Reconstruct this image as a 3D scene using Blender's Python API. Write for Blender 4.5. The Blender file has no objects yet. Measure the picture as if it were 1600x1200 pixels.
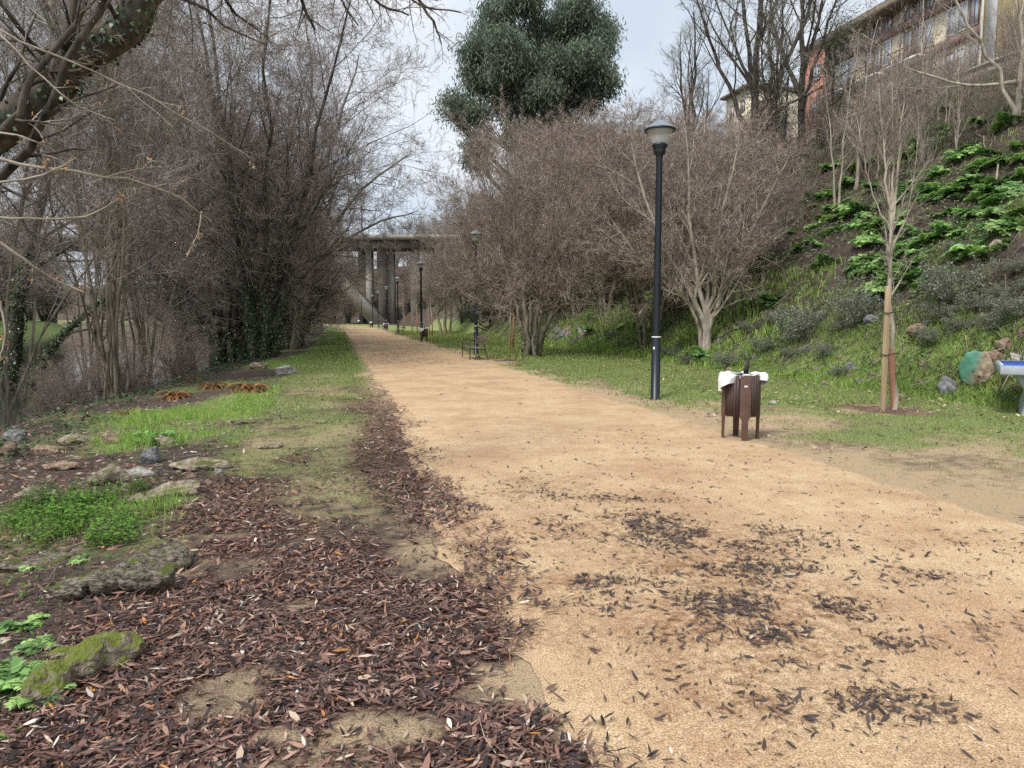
import bpy, bmesh, math, random
import numpy as np
R = np.random.default_rng(11)
random.seed(5)
C = bpy.context.scene.collection
V = lambda *a: np.array(a, dtype=float)

# ------------------------------------------------------------------ camera model and terrain
TH = math.radians(5.25); FP = 1142.0; CH = 1.5
def P(px, py, y):
    dx = (px-800)/FP; dz = (600-py)/FP
    d = V(dx, math.cos(TH)+dz*math.sin(TH), -math.sin(TH)+dz*math.cos(TH))
    return V(0, 0, CH) + d/d[1]*y

def _h(ix, iy, s):
    n = (ix*374761393 + iy*668265263 + s*1442695041) & 0xffffffff
    n = ((n ^ (n >> 13))*1274126177) & 0xffffffff
    return ((n ^ (n >> 16)) & 0xffff)/65535.0
def vn(x, y, s=0):
    x = np.asarray(x, float); y = np.asarray(y, float)
    ix = np.floor(x).astype(np.int64); iy = np.floor(y).astype(np.int64)
    fx = x-ix; fy = y-iy; fx = fx*fx*(3-2*fx); fy = fy*fy*(3-2*fy)
    a = _h(ix, iy, s); b = _h(ix+1, iy, s); c = _h(ix, iy+1, s); d = _h(ix+1, iy+1, s)
    return a+(b-a)*fx+(c-a)*fy+(a-b-c+d)*fx*fy
def fbm(x, y, s=0, o=4):
    v = 0; a = .5; x = np.asarray(x, float); y = np.asarray(y, float)
    for i in range(o):
        v = v+a*vn(x, y, s+i*7); a *= .5; x = x*2.03+3.1; y = y*2.03+1.7
    return v/(1-.5**o)
def ss(a, b, x):
    u = np.clip((x-a)/(b-a), 0, 1); return u*u*(3-2*u)
def curve(y): return .003*np.maximum(0, np.asarray(y, float)-95)**2
def T(x, y): return x+.24*y+curve(y)
def X(t, y): return t-.24*y-curve(y)
def G(x, y):
    x = np.asarray(x, float); y = np.asarray(y, float); t = T(x, y)
    n1 = fbm(x*.9, y*.9, 3)-.5; n2 = fbm(x*.25, y*.25, 9)-.5; n3 = fbm(x*3.5, y*3.5, 21, 3)-.5
    left = ss(.3, -4.5, t)
    z = -.22*left+(n1*.22+n3*.05)*ss(-.6, -2., t)
    tb = -5.2+2.4*np.clip((y-12)/25, 0, 1)
    z = z-1.9*ss(tb+.3, tb-3.2, t)
    z = z+2.6*ss(-43, -50, t)+(-t-50)*.05*(t < -50)
    toe = 10.7+.2*np.maximum(0, y-90)
    u = t-toe
    h = np.where(u < 13.3, .677*u, 9+.47*(u-13.3)); h = np.where(u > 29.3, 16.5, h)
    h = np.where(u > 0, h, 0)
    h = h-.25*np.exp(-np.abs(u)/.5)*0
    z = z+h*ss(-.3, 1.6, u)+(n2*1.1+n1*.5+n3*.12)*ss(.2, 3, u)*ss(31, 27, u)
    z = z+(n1*.05+.04)*ss(5.6, 7, t)
    return z
def GP(x, y): return V(x, y, float(G(x, y)))
def hit(px, py, y0=2.0, y1=260):
    ys = np.arange(y0, y1, .1); a = P(px, py, 1.)-V(0, 0, CH)
    z = CH+a[2]*ys; g = G(a[0]*ys, ys); w = np.nonzero(z <= g)[0]
    y = ys[w[0]] if len(w) else y1
    return GP(a[0]*y, y)

# ------------------------------------------------------------------ materials
def nt(m):
    m.use_nodes = True; n = m.node_tree; return n, n.nodes, n.links, n.nodes['Principled BSDF']
def rgba(c): return (c[0], c[1], c[2], 1)
def M(name, c1, c2=None, scale=5., rough=.8, bump=0., attr=False, spec=.3, metal=0., stretch=None, moss=None, lo=.35, hi=.65, bscale=None):
    m = bpy.data.materials.new(name); n, N, L, b = nt(m)
    b.inputs['Roughness'].default_value = rough; b.inputs['Metallic'].default_value = metal
    b.inputs['Specular IOR Level'].default_value = spec
    c2 = c2 or c1
    tc = N.new('ShaderNodeTexCoord'); mp = N.new('ShaderNodeMapping'); L.new(tc.outputs['Object'], mp.inputs[0])
    if stretch: mp.inputs['Scale'].default_value = stretch
    no = N.new('ShaderNodeTexNoise'); no.inputs['Scale'].default_value = scale; no.inputs['Detail'].default_value = 6
    L.new(mp.outputs[0], no.inputs['Vector'])
    rp = N.new('ShaderNodeValToRGB'); L.new(no.outputs['Fac'], rp.inputs[0])
    rp.color_ramp.elements[0].position = lo; rp.color_ramp.elements[1].position = hi
    rp.color_ramp.elements[0].color = rgba(c1); rp.color_ramp.elements[1].color = rgba(c2)
    out = rp.outputs[0]
    if attr:
        at = N.new('ShaderNodeAttribute'); at.attribute_name = 'Col'
        mx = N.new('ShaderNodeMix'); mx.data_type = 'RGBA'; mx.blend_type = 'MULTIPLY'; mx.inputs[0].default_value = 1
        L.new(at.outputs['Color'], mx.inputs[6]); L.new(out, mx.inputs[7]); out = mx.outputs[2]
    if moss:
        ge = N.new('ShaderNodeNewGeometry'); sp = N.new('ShaderNodeSeparateXYZ'); L.new(ge.outputs['Normal'], sp.inputs[0])
        n2 = N.new('ShaderNodeTexNoise'); n2.inputs['Scale'].default_value = moss[1]; n2.inputs['Detail'].default_value = 5
        L.new(tc.outputs['Object'], n2.inputs['Vector'])
        ad = N.new('ShaderNodeMath'); ad.operation = 'MULTIPLY_ADD'; L.new(sp.outputs[2], ad.inputs[0]); ad.inputs[1].default_value = .25; L.new(n2.outputs['Fac'], ad.inputs[2])
        r2 = N.new('ShaderNodeValToRGB'); L.new(ad.outputs[0], r2.inputs[0])
        r2.color_ramp.elements[0].position = moss[2]; r2.color_ramp.elements[1].position = moss[2]+.08
        mx = N.new('ShaderNodeMix'); mx.data_type = 'RGBA'; L.new(r2.outputs[0], mx.inputs[0]); L.new(out, mx.inputs[6]); mx.inputs[7].default_value = rgba(moss[0]); out = mx.outputs[2]
    L.new(out, b.inputs['Base Color'])
    if bump:
        nb = N.new('ShaderNodeTexNoise'); nb.inputs['Scale'].default_value = bscale or scale*2.5; nb.inputs['Detail'].default_value = 8
        L.new(mp.outputs[0], nb.inputs['Vector'])
        bp = N.new('ShaderNodeBump'); bp.inputs['Strength'].default_value = bump; bp.inputs['Distance'].default_value = .03
        L.new(nb.outputs['Fac'], bp.inputs['Height']); L.new(bp.outputs[0], b.inputs['Normal'])
    return m
def leafmat(name, rough=.5, trans=.25, spec=.3):
    m = bpy.data.materials.new(name); n, N, L, b = nt(m)
    at = N.new('ShaderNodeAttribute'); at.attribute_name = 'Col'
    b.inputs['Roughness'].default_value = rough; b.inputs['Specular IOR Level'].default_value = spec
    L.new(at.outputs['Color'], b.inputs['Base Color'])
    if trans:
        tr = N.new('ShaderNodeBsdfTranslucent'); L.new(at.outputs['Color'], tr.inputs[0])
        mx = N.new('ShaderNodeMixShader'); mx.inputs[0].default_value = trans
        L.new(b.outputs[0], mx.inputs[1]); L.new(tr.outputs[0], mx.inputs[2]); L.new(mx.outputs[0], N['Material Output'].inputs[0])
    return m

MAT = {}
MAT['bark'] = M('bark', (.1, .085, .06), (.27, .235, .18), 9, .9, .9, stretch=(1, 1, .25), moss=((.12, .13, .05), 4, .66))
MAT['bark_pale'] = M('bark_pale', (.26, .22, .17), (.52, .46, .38), 8, .9, .6, stretch=(1, 1, .3), moss=((.17, .17, .08), 3, .68))
MAT['bark_dark'] = M('bark_dark', (.02, .017, .014), (.13, .11, .09), 9, .95, 1., stretch=(1, 1, .3), moss=((.07, .085, .035), 5, .72))
MAT['twig'] = M('twig', (.75, .75, .75), (1.2, 1.2, 1.2), 3, .85, 0, attr=True)
MAT['leaf'] = leafmat('leaf', .5, .25)
MAT['litter'] = leafmat('litter', .55, 0, .3)
MAT['grass'] = leafmat('grass', .6, .3, .2)
MAT['ivy'] = leafmat('ivy', .38, .1, .45)
MAT['rock'] = M('rock', (.16, .13, .1), (.46, .39, .29), 16, .95, 1., bscale=45, moss=((.13, .15, .04), 5, .72))
MAT['rock_moss'] = M('rock_moss', (.13, .105, .075), (.42, .36, .26), 14, .95, 1., moss=((.17, .2, .04), 16, .6), bscale=60)
MAT['rock_grey'] = M('rock_grey', (.09, .09, .095), (.3, .3, .3), 15, .9, 1., bscale=45)
MAT['rock_brown'] = M('rock_brown', (.16, .11, .08), (.42, .31, .22), 14, .9, 1., bscale=45)
MAT['rock_white'] = M('rock_white', (.22, .2, .17), (.58, .55, .5), 16, .9, 1., bscale=45)
MAT['rock_log'] = M('rock_log', (.06, .05, .04), (.38, .33, .25), 22, .95, 1., stretch=(1, 3, 3), moss=((.13, .15, .04), 14, .7), bscale=45)
MAT['black_paint'] = M('black_paint', (.008, .012, .02), (.013, .018, .028), 30, .38, .05, spec=.5)
MAT['metal_cap'] = M('metal_cap', (.17, .21, .25), (.22, .26, .3), 12, .35, .05, spec=.6)
MAT['white_paint'] = M('white_paint', (.7, .7, .68), (.8, .8, .78), 20, .5)
MAT['bin_wood'] = M('bin_wood', (.06, .042, .038), (.1, .07, .064), 18, .5, .2, stretch=(1, 1, .15))
MAT['bin_metal'] = M('bin_metal', (.105, .062, .05), (.14, .086, .07), 12, .5, .1)
MAT['dark_metal'] = M('dark_metal', (.035, .03, .03), (.06, .05, .05), 12, .5, .1)
MAT['bag'] = M('bag', (.75, .78, .82), (.88, .9, .93), 6, .3, .3, spec=.5)
MAT['bench_wood'] = M('bench_wood', (.12, .085, .075), (.2, .15, .14), 14, .6, .2, stretch=(.2, 1, 1))
MAT['stake'] = M('stake', (.36, .26, .16), (.54, .42, .28), 10, .75, .3, stretch=(1, 1, .1))
MAT['stake_red'] = M('stake_red', (.3, .15, .1), (.42, .23, .16), 10, .75, .3, stretch=(1, 1, .1))
MAT['rubber'] = M('rubber', (.02, .02, .02), None, 10, .6)
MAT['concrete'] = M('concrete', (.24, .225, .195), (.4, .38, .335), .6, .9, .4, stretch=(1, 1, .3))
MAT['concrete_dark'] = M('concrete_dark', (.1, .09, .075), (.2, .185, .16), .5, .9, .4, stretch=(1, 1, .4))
MAT['table_side'] = M('table_side', (.36, .39, .44), (.44, .47, .52), 8, .6, .2)
MAT['table_blue'] = M('table_blue', (.03, .1, .42), (.04, .13, .5), 12, .45, .1)
MAT['plaster_yellow'] = M('plaster_yellow', (.92, .72, .36), (.95, .78, .44), .8, .9, .1)
MAT['plaster_cream'] = M('plaster_cream', (.66, .59, .44), (.74, .67, .52), .7, .9, .1)
MAT['plaster_red'] = M('plaster_red', (.55, .22, .16), (.64, .3, .23), .7, .9, .1)
MAT['brick_brown'] = M('brick_brown', (.21, .14, .13), (.3, .21, .19), 2.5, .9, .2)
MAT['window_frame'] = M('window_frame', (.25, .16, .12), (.3, .2, .15), 3, .6)
MAT['window_white'] = M('window_white', (.7, .7, .7), None, 3, .6)
MAT['glass_win'] = M('glass_win', (.42, .5, .58), (.62, .68, .75), 1.2, .08, spec=.8)
MAT['roof_tile'] = M('roof_tile', (.16, .13, .1), (.25, .2, .15), 3, .9, .3)
MAT['stone_wall'] = M('stone_wall', (.12, .11, .095), (.3, .28, .24), 2.2, .95, .8)
MAT['bulb'] = M('bulb', (.7, .7, .66), None, 3, .4)

def glass_mat():
    m = bpy.data.materials.new('lamp_glass'); n, N, L, b = nt(m)
    b.inputs['Base Color'].default_value = (.8, .82, .84, 1); b.inputs['Roughness'].default_value = .18
    b.inputs['Alpha'].default_value = .45
    return m
MAT['lamp_glass'] = glass_mat()

def painted_boulder():
    m = bpy.data.materials.new('painted_rock'); n, N, L, b = nt(m); b.inputs['Roughness'].default_value = .7
    tc = N.new('ShaderNodeTexCoord'); no = N.new('ShaderNodeTexNoise'); no.inputs['Scale'].default_value = 9; no.inputs['Detail'].default_value = 6
    L.new(tc.outputs['Object'], no.inputs['Vector'])
    rp = N.new('ShaderNodeValToRGB'); L.new(no.outputs['Fac'], rp.inputs[0]); rp.color_ramp.elements[0].position = .35; rp.color_ramp.elements[1].position = .62
    rp.color_ramp.elements[0].color = (.16, .11, .07, 1); rp.color_ramp.elements[1].color = (.45, .36, .25, 1)
    sp = N.new('ShaderNodeSeparateXYZ'); L.new(tc.outputs['Object'], sp.inputs[0])
    # paint sits on the upper left flank of the boulder
    a = N.new('ShaderNodeMath'); a.operation = 'MULTIPLY_ADD'; L.new(sp.outputs[2], a.inputs[0]); a.inputs[1].default_value = 1.5
    c = N.new('ShaderNodeMath'); c.operation = 'MULTIPLY_ADD'; L.new(sp.outputs[0], c.inputs[0]); c.inputs[1].default_value = -1.6; L.new(no.outputs['Fac'], c.inputs[2])
    L.new(c.outputs[0], a.inputs[2])
    r2 = N.new('ShaderNodeValToRGB'); L.new(a.outputs[0], r2.inputs[0]); r2.color_ramp.elements[0].position = .62; r2.color_ramp.elements[1].position = .86
    mx = N.new('ShaderNodeMix'); mx.data_type = 'RGBA'; L.new(r2.outputs[0], mx.inputs[0]); L.new(rp.outputs[0], mx.inputs[6]); mx.inputs[7].default_value = (.09, .27, .19, 1)
    L.new(mx.outputs[2], b.inputs['Base Color'])
    bp = N.new('ShaderNodeBump'); bp.inputs['Strength'].default_value = .6; bp.inputs['Distance'].default_value = .03; L.new(no.outputs['Fac'], bp.inputs['Height']); L.new(bp.outputs[0], b.inputs['Normal'])
    return m
MAT['painted_rock'] = painted_boulder()

# ------------------------------------------------------------------ mesh building
class MB:
    def __init__(s): s.v = []; s.f = []; s.c = []; s.n = 0; s.col = False
    def add(s, v, f, c=None):
        v = np.asarray(v, float).reshape(-1, 3); f = np.asarray(f, np.int64)
        s.v.append(v); s.f.append(f+s.n); s.n += len(v)
        if c is None: c = np.ones((len(v), 3))
        else:
            s.col = True; c = np.broadcast_to(np.asarray(c, float), (len(v), 3))
        s.c.append(c); return s
    def box(s, c, d, rot=0., c3=None, tilt=None):
        x, y, z = [q/2 for q in d]
        v = np.array([(a*x, b*y, e*z) for a in (-1, 1) for b in (-1, 1) for e in (-1, 1)])
        if tilt is not None: v = v@np.array(tilt).T
        cr, sr = math.cos(rot), math.sin(rot)
        v = v@np.array([[cr, -sr, 0], [sr, cr, 0], [0, 0, 1]]).T+np.array(c)
        return s.add(v, [(0, 1, 3, 2), (4, 6, 7, 5), (0, 4, 5, 1), (2, 3, 7, 6), (0, 2, 6, 4), (1, 5, 7, 3)], c3)
    def tube(s, P_, R_, n=8, c=None, cap=False):
        P_ = np.asarray(P_, float); R_ = np.asarray(R_, float)
        if P_.ndim == 2: P_ = P_[None]; R_ = R_[None]
        B, K, _ = P_.shape
        Tn = np.gradient(P_, axis=1); Tn /= np.linalg.norm(Tn, axis=2, keepdims=True)+1e-9
        mean = P_[:, -1]-P_[:, 0]; mean /= np.linalg.norm(mean, axis=1, keepdims=True)+1e-9
        ax = np.zeros((B, 3)); ax[np.arange(B), np.argmin(np.abs(mean), axis=1)] = 1
        ref = np.cross(mean, ax); ref /= np.linalg.norm(ref, axis=1, keepdims=True)+1e-9
        U = np.cross(Tn, ref[:, None, :]); U /= np.linalg.norm(U, axis=2, keepdims=True)+1e-9
        W = np.cross(Tn, U)
        a = np.arange(n)*2*np.pi/n
        v = P_[:, :, None]+R_[:, :, None, None]*(U[:, :, None]*np.cos(a)[None, None, :, None]+W[:, :, None]*np.sin(a)[None, None, :, None])
        idx = np.arange(B*K*n).reshape(B, K, n)
        i0 = idx[:, :-1]; i1 = idx[:, 1:]
        f = np.stack([i0, np.roll(i0, -1, 2), np.roll(i1, -1, 2), i1], -1).reshape(-1, 4)
        cc = None
        if c is not None:
            c = np.asarray(c, float)
            cc = np.broadcast_to(c if c.ndim == 1 else c[:, None, None, :], (B, K, n, 3)).reshape(-1, 3)
        s.add(v, f, cc)
        if cap:
            for k in (0, K-1):
                for b in range(B): s.f.append((idx[b, k][None, :] if k else idx[b, k][None, ::-1])+s.n-B*K*n)
        return s
    def lathe(s, prof, n=20, c=(0, 0, 0), col=None):
        prof = np.array(prof, float); a = np.arange(n)*2*np.pi/n
        v = np.stack([prof[:, 0, None]*np.cos(a), prof[:, 0, None]*np.sin(a), np.repeat(prof[:, 1, None], n, 1)], -1)+np.array(c)
        idx = np.arange(len(prof)*n).reshape(-1, n); i0 = idx[:-1]; i1 = idx[1:]
        return s.add(v, np.stack([i0, np.roll(i0, -1, 1), np.roll(i1, -1, 1), i1], -1).reshape(-1, 4), col)
    def build(s, name, mat, parent=None, smooth=False, loc=None):
        me = bpy.data.meshes.new(name)
        v = np.concatenate(s.v) if s.v else np.zeros((0, 3))
        sizes = [np.full(len(f), f.shape[1]) for f in s.f]; tot = np.concatenate(sizes); loops = np.concatenate([f.ravel() for f in s.f])
        me.vertices.add(len(v)); me.vertices.foreach_set('co', v.astype(np.float32).ravel())
        me.loops.add(len(loops)); me.loops.foreach_set('vertex_index', loops.astype(np.int32))
        me.polygons.add(len(tot)); st = np.concatenate([[0], np.cumsum(tot)[:-1]])
        me.polygons.foreach_set('loop_start', st.astype(np.int32))
        if smooth: me.polygons.foreach_set('use_smooth', np.ones(len(tot), bool))
        me.update(calc_edges=True)
        if s.col:
            a = me.color_attributes.new('Col', 'FLOAT_COLOR', 'POINT'); c = np.concatenate(s.c)
            a.data.foreach_set('color', np.concatenate([c, np.ones((len(c), 1))], 1).astype(np.float32).ravel())
        me.materials.append(MAT[mat] if isinstance(mat, str) else mat)
        o = bpy.data.objects.new(name, me); C.objects.link(o)
        if parent: o.parent = parent
        if loc is not None: o.location = loc
        return o

def tag(o, label=None, cat=None, group=None, kind=None):
    if label: o['label'] = label
    if cat: o['category'] = cat
    if group: o['group'] = group
    if kind: o['kind'] = kind
    return o
def thing(name, loc, label, cat, group=None, rz=0., sc=1.):
    o = bpy.data.objects.new(name, None); C.objects.link(o); o.location = loc; o.rotation_euler = (0, 0, rz); o.scale = (sc,)*3 if np.isscalar(sc) else sc
    o.empty_display_size = .2
    return tag(o, label, cat, group)
def kids(o): return [c for c in bpy.data.objects if c.parent == o]
def dup(root, loc, label=None, rz=0., sc=1., group=None):
    def cp(o, par, ks):
        c = o.copy(); C.objects.link(c); c.parent = par
        for k in o.children: cp(k, c, ks)
        return c
    r = cp(root, None, None); r.location = loc; r.rotation_euler = (0, 0, rz); r.scale = (sc,)*3 if np.isscalar(sc) else sc
    if label: r['label'] = label
    if group: r['group'] = group
    return r
def bevel(o, w=.006, seg=2):
    m = o.modifiers.new('bevel', 'BEVEL'); m.width = w; m.segments = seg; m.limit_method = 'ANGLE'; return o

def leaves(mb, pos, d, nrm, ln, wd, col, fold=.25, simple=False, curl=.15):
    """lens shaped leaves: pos base, d direction, nrm normal"""
    N_ = len(pos); d = d/(np.linalg.norm(d, axis=1, keepdims=True)+1e-9)
    s = np.cross(d, nrm); s /= np.linalg.norm(s, axis=1, keepdims=True)+1e-9; n = np.cross(s, d)
    ln = np.broadcast_to(ln, N_)[:, None]; wd = np.broadcast_to(wd, N_)[:, None]/2
    if simple:
        m = pos+d*ln*.45+n*wd*fold
        v = np.stack([pos, m-s*wd, pos+d*ln, m+s*wd], 1); f = np.arange(N_*4).reshape(N_, 4); k = 4
    else:
        m1 = pos+d*ln*.3+n*wd*fold; m2 = pos+d*ln*.68+n*(wd*fold+ln*curl*.4)
        v = np.stack([pos, m1-s*wd, m2-s*wd*.75, pos+d*ln+n*ln*curl, m2+s*wd*.75, m1+s*wd], 1); k = 6
        i = np.arange(N_*6).reshape(N_, 6); f = np.concatenate([i[:, [0, 1, 2, 3]], i[:, [0, 3, 4, 5]]])
    c = np.repeat(np.broadcast_to(col, (N_, 3)), k, 0)
    mb.add(v, f, c)
def pick(pal, n, w=None, var=.25):
    pal = np.array(pal, float); i = R.choice(len(pal), n, p=None if w is None else np.array(w)/sum(w))
    return pal[i]*(1+(R.random((n, 1))-.5)*2*var)
def unit(n):
    v = R.normal(size=(n, 3)); return v/np.linalg.norm(v, axis=1, keepdims=True)

# ------------------------------------------------------------------ ground, path, river
def grid_obj(name, ys, ts, zf, mat, maskf=None):
    Y, Tt = np.meshgrid(ys, ts, indexing='ij'); Xx = X(Tt, Y); Z = zf(Xx, Y, Tt)
    v = np.stack([Xx, Y, Z], -1); i = np.arange(Y.size).reshape(Y.shape)
    f = np.stack([i[:-1, :-1], i[:-1, 1:], i[1:, 1:], i[1:, :-1]], -1).reshape(-1, 4)
    mb = MB(); mb.add(v, f, maskf(Xx, Y, Tt).reshape(-1, 3) if maskf else None)
    return mb.build(name, mat, smooth=True)
def blobs(x, y, L):
    v = 0*x
    for cx, cy, rx, ry, a in L: v = np.maximum(v, a*np.exp(-(((x-cx)/rx)**2+((y-cy)/ry)**2)))
    return v
def bl(px, py, rx, ry, a=1.):
    g = hit(px, py); return (g[0], g[1], rx, ry, a)
LEFT_GREEN = [bl(300, 650, 1.3, 1.3), bl(410, 625, 1.2, 2.5, .9), bl(240, 800, .38, .3), bl(310, 810, .16, .2, .8), bl(130, 800, .7, .5, .7), bl(420, 680, .5, 1., .7), bl(60, 1050, .18, .2, .5), bl(480, 560, 1., 5, .5), bl(250, 690, .9, .8, .8), bl(170,660,.6,.7,.5)]
MUL = hit(1390, 642); BO = hit(1530, 606)
def grass_map(x, y):
    """0..1 how green the ground is"""
    t = T(x, y); n = fbm(x*.8, y*.8, 40, 4); n2 = fbm(x*3, y*3, 44, 3)
    lw = np.clip(.25+blobs(x, y, LEFT_GREEN)*1.3+(n-.5)*1.2, 0, 1)*ss(-1., -1.4, t)*ss(-6.2, -4.6, t)
    vg = np.clip((n*1.5-.25)*ss(3.8, 6, y)*.75+ss(14, 24, y)*.6-.25*ss(.25, .9, t), 0, 1)*ss(-1.5, -1., t)*ss(1.15, .6, t)
    rl = np.clip(ss(5.1, 6.8, t+n2*.8-.4)*(.55+.45*ss(5., 20., y+(n-.5)*6))+(n-.5)*1.7+(n2-.5)*.6-.3*ss(16, 9, y)*ss(8.5, 6, t)+.1, 0, 1)*ss(4.7, 5.2, t)*ss(11.5, 10.5, t)
    sl = np.clip(n*2.2-1.1+1.6*ss(13.2, 11.2, t), 0, 1)*ss(10.3, 11.2, t)
    fb = ss(-43, -46, t)
    return np.clip(lw+vg+rl+sl*.85+fb, 0, 1)*ss(.55, 1., np.hypot(x-MUL[0], y-MUL[1])+(n-.5)*.5)*ss(.5, .9, np.hypot(x-BO[0], y-BO[1]))
def litter_map(x, y):
    t = T(x, y); n = fbm(x*1.3, y*1.3, 60, 4); n2 = fbm(x*5, y*5, 66, 3)
    edge = 1.0+(n-.5)*1.0*ss(30, 8, y)+(n2-.5)*.35
    near = ss(9.5, 5.5, y+(n-.5)*3)
    band = ss(-1.9, -1., t+(n-.5)*1.6)*ss(edge+.12, edge-.12, t)*(.10+.9*near)
    band = band*np.clip(1.1-1.3*ss(.52, .68, fbm(x*1.8, y*2.4, 77, 3)), .14, 1)
    strip = ss(-.0, .55, t+(n-.5)*.9)*ss(edge+.1, edge-.15, t)*(.15+.6*ss(22, 7, y))*ss(4, 6, y)
    band = band*(1-.8*np.exp(-((t+.05+(n-.5)*.8)/.42)**2)*ss(4., 5.6, y))
    inner = ss(-1., -2, t)*(.5*np.clip(1.3*n-.15, 0, 1)*ss(14, 4, y)+.12)
    return np.clip(np.maximum(np.maximum(np.maximum(band, strip), inner), .62*ss(1.05, .3, np.hypot((x-MUL[0])*.8, y-MUL[1])+(n-.5)*1.2+(n2-.5)*.5)), 0, 1)
def mask(x, y, t):
    sand = np.maximum(ss(.2, .8, t+(fbm(x*3, y*3, 5)-.5)*.6)*ss(6.6, 5.0, t+(fbm(x*2, y*2, 6)-.5)*1.6), (.7+1.1*(fbm(x*1.5, y*1.5, 8)-.5))*ss(26, 12, y)*ss(11, 8.5, t)*ss(4.5, 5, t))
    sand = np.maximum(sand, (.5+.9*(fbm(x*1.7, y*1.7, 12)-.5))*ss(-1.6, -.9, t)*ss(1.2, .8, t))
    return np.stack([grass_map(x, y), litter_map(x, y), np.clip(sand, 0, 1)], -1)

def ground_mat():
    m = bpy.data.materials.new('ground'); n, N, L, b = nt(m); b.inputs['Roughness'].default_value = .95; b.inputs['Specular IOR Level'].default_value = .15
    tc = N.new('ShaderNodeTexCoord'); at = N.new('ShaderNodeAttribute'); at.attribute_name = 'Col'
    sp = N.new('ShaderNodeSeparateColor'); L.new(at.outputs['Color'], sp.inputs[0])
    def noise(s, d=6):
        o = N.new('ShaderNodeTexNoise'); o.inputs['Scale'].default_value = s; o.inputs['Detail'].default_value = d; L.new(tc.outputs['Object'], o.inputs['Vector']); return o.outputs['Fac']
    def ramp(src, stops):
        r = N.new('ShaderNodeValToRGB'); L.new(src, r.inputs[0]); e = r.color_ramp.elements
        e[0].position, e[0].color = stops[0][0], rgba(stops[0][1]); e[1].position, e[1].color = stops[-1][0], rgba(stops[-1][1])
        for p, c in stops[1:-1]: q = e.new(p); q.color = rgba(c)
        return r.outputs[0]
    nf = noise(38, 8); nh = noise(130, 6); nm = noise(7); nl = noise(1.3)
    soil = ramp(nh, [(.3, (.03, .023, .021)), (.5, (.095, .072, .06)), (.7, (.24, .19, .145))])
    sand = ramp(nh, [(.3, (.27, .185, .11)), (.5, (.56, .41, .25)), (.7, (.84, .68, .47))])
    grs = ramp(nf, [(.3, (.12, .16, .05)), (.5, (.25, .31, .1)), (.72, (.46, .48, .24))])
    vo = N.new('ShaderNodeTexVoronoi'); vo.inputs['Scale'].default_value = 42; mp = N.new('ShaderNodeMapping'); mp.inputs['Scale'].default_value = (1, 2.2, 1); L.new(tc.outputs['Object'], mp.inputs[0]); L.new(mp.outputs[0], vo.inputs['Vector'])
    s2 = N.new('ShaderNodeSeparateColor'); L.new(vo.outputs['Color'], s2.inputs[0])
    lit = ramp(s2.outputs[0], [(.0, (.035, .024, .02)), (.45, (.12, .062, .048)), (.8, (.21, .1, .07)), (1., (.42, .31, .23))])
    def thr(maskout, w=.18):
        a = N.new('ShaderNodeMath'); a.operation = 'ADD'; L.new(maskout, a.inputs[0]); L.new(nm, a.inputs[1])
        r = N.new('ShaderNodeMapRange'); L.new(a.outputs[0], r.inputs[0]); r.inputs[1].default_value = 1-w; r.inputs[2].default_value = 1+w; return r.outputs[0]
    def mix(f, a, b2):
        x = N.new('ShaderNodeMix'); x.data_type = 'RGBA'; L.new(f, x.inputs[0]); L.new(a, x.inputs[6]); L.new(b2, x.inputs[7]); return x.outputs[2]
    c = mix(thr(sp.outputs[2], .3), soil, sand)
    c = mix(thr(sp.outputs[0], .3), c, grs)
    c = mix(thr(sp.outputs[1], .25), c, lit)
    L.new(c, b.inputs['Base Color'])
    bp = N.new('ShaderNodeBump'); bp.inputs['Strength'].default_value = .8; bp.inputs['Distance'].default_value = .03; L.new(nh, bp.inputs['Height']); L.new(bp.outputs[0], b.inputs['Normal'])
    return m
MAT['ground'] = ground_mat()
ys = np.concatenate([np.arange(-6, 15, .1), np.arange(15, 60, .4), np.arange(60, 130, 2), np.arange(130, 421, 6)])
ts = np.concatenate([np.arange(-160, -52, 6), np.arange(-52, -40, 1.5), np.arange(-40, -12, 4), np.arange(-12, 13.5, .1), np.arange(13.5, 44, .4), np.arange(44, 200, 8)])
tag(grid_obj('ground', ys, ts, lambda x, y, t: G(x, y), 'ground', mask), kind='structure')

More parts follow.
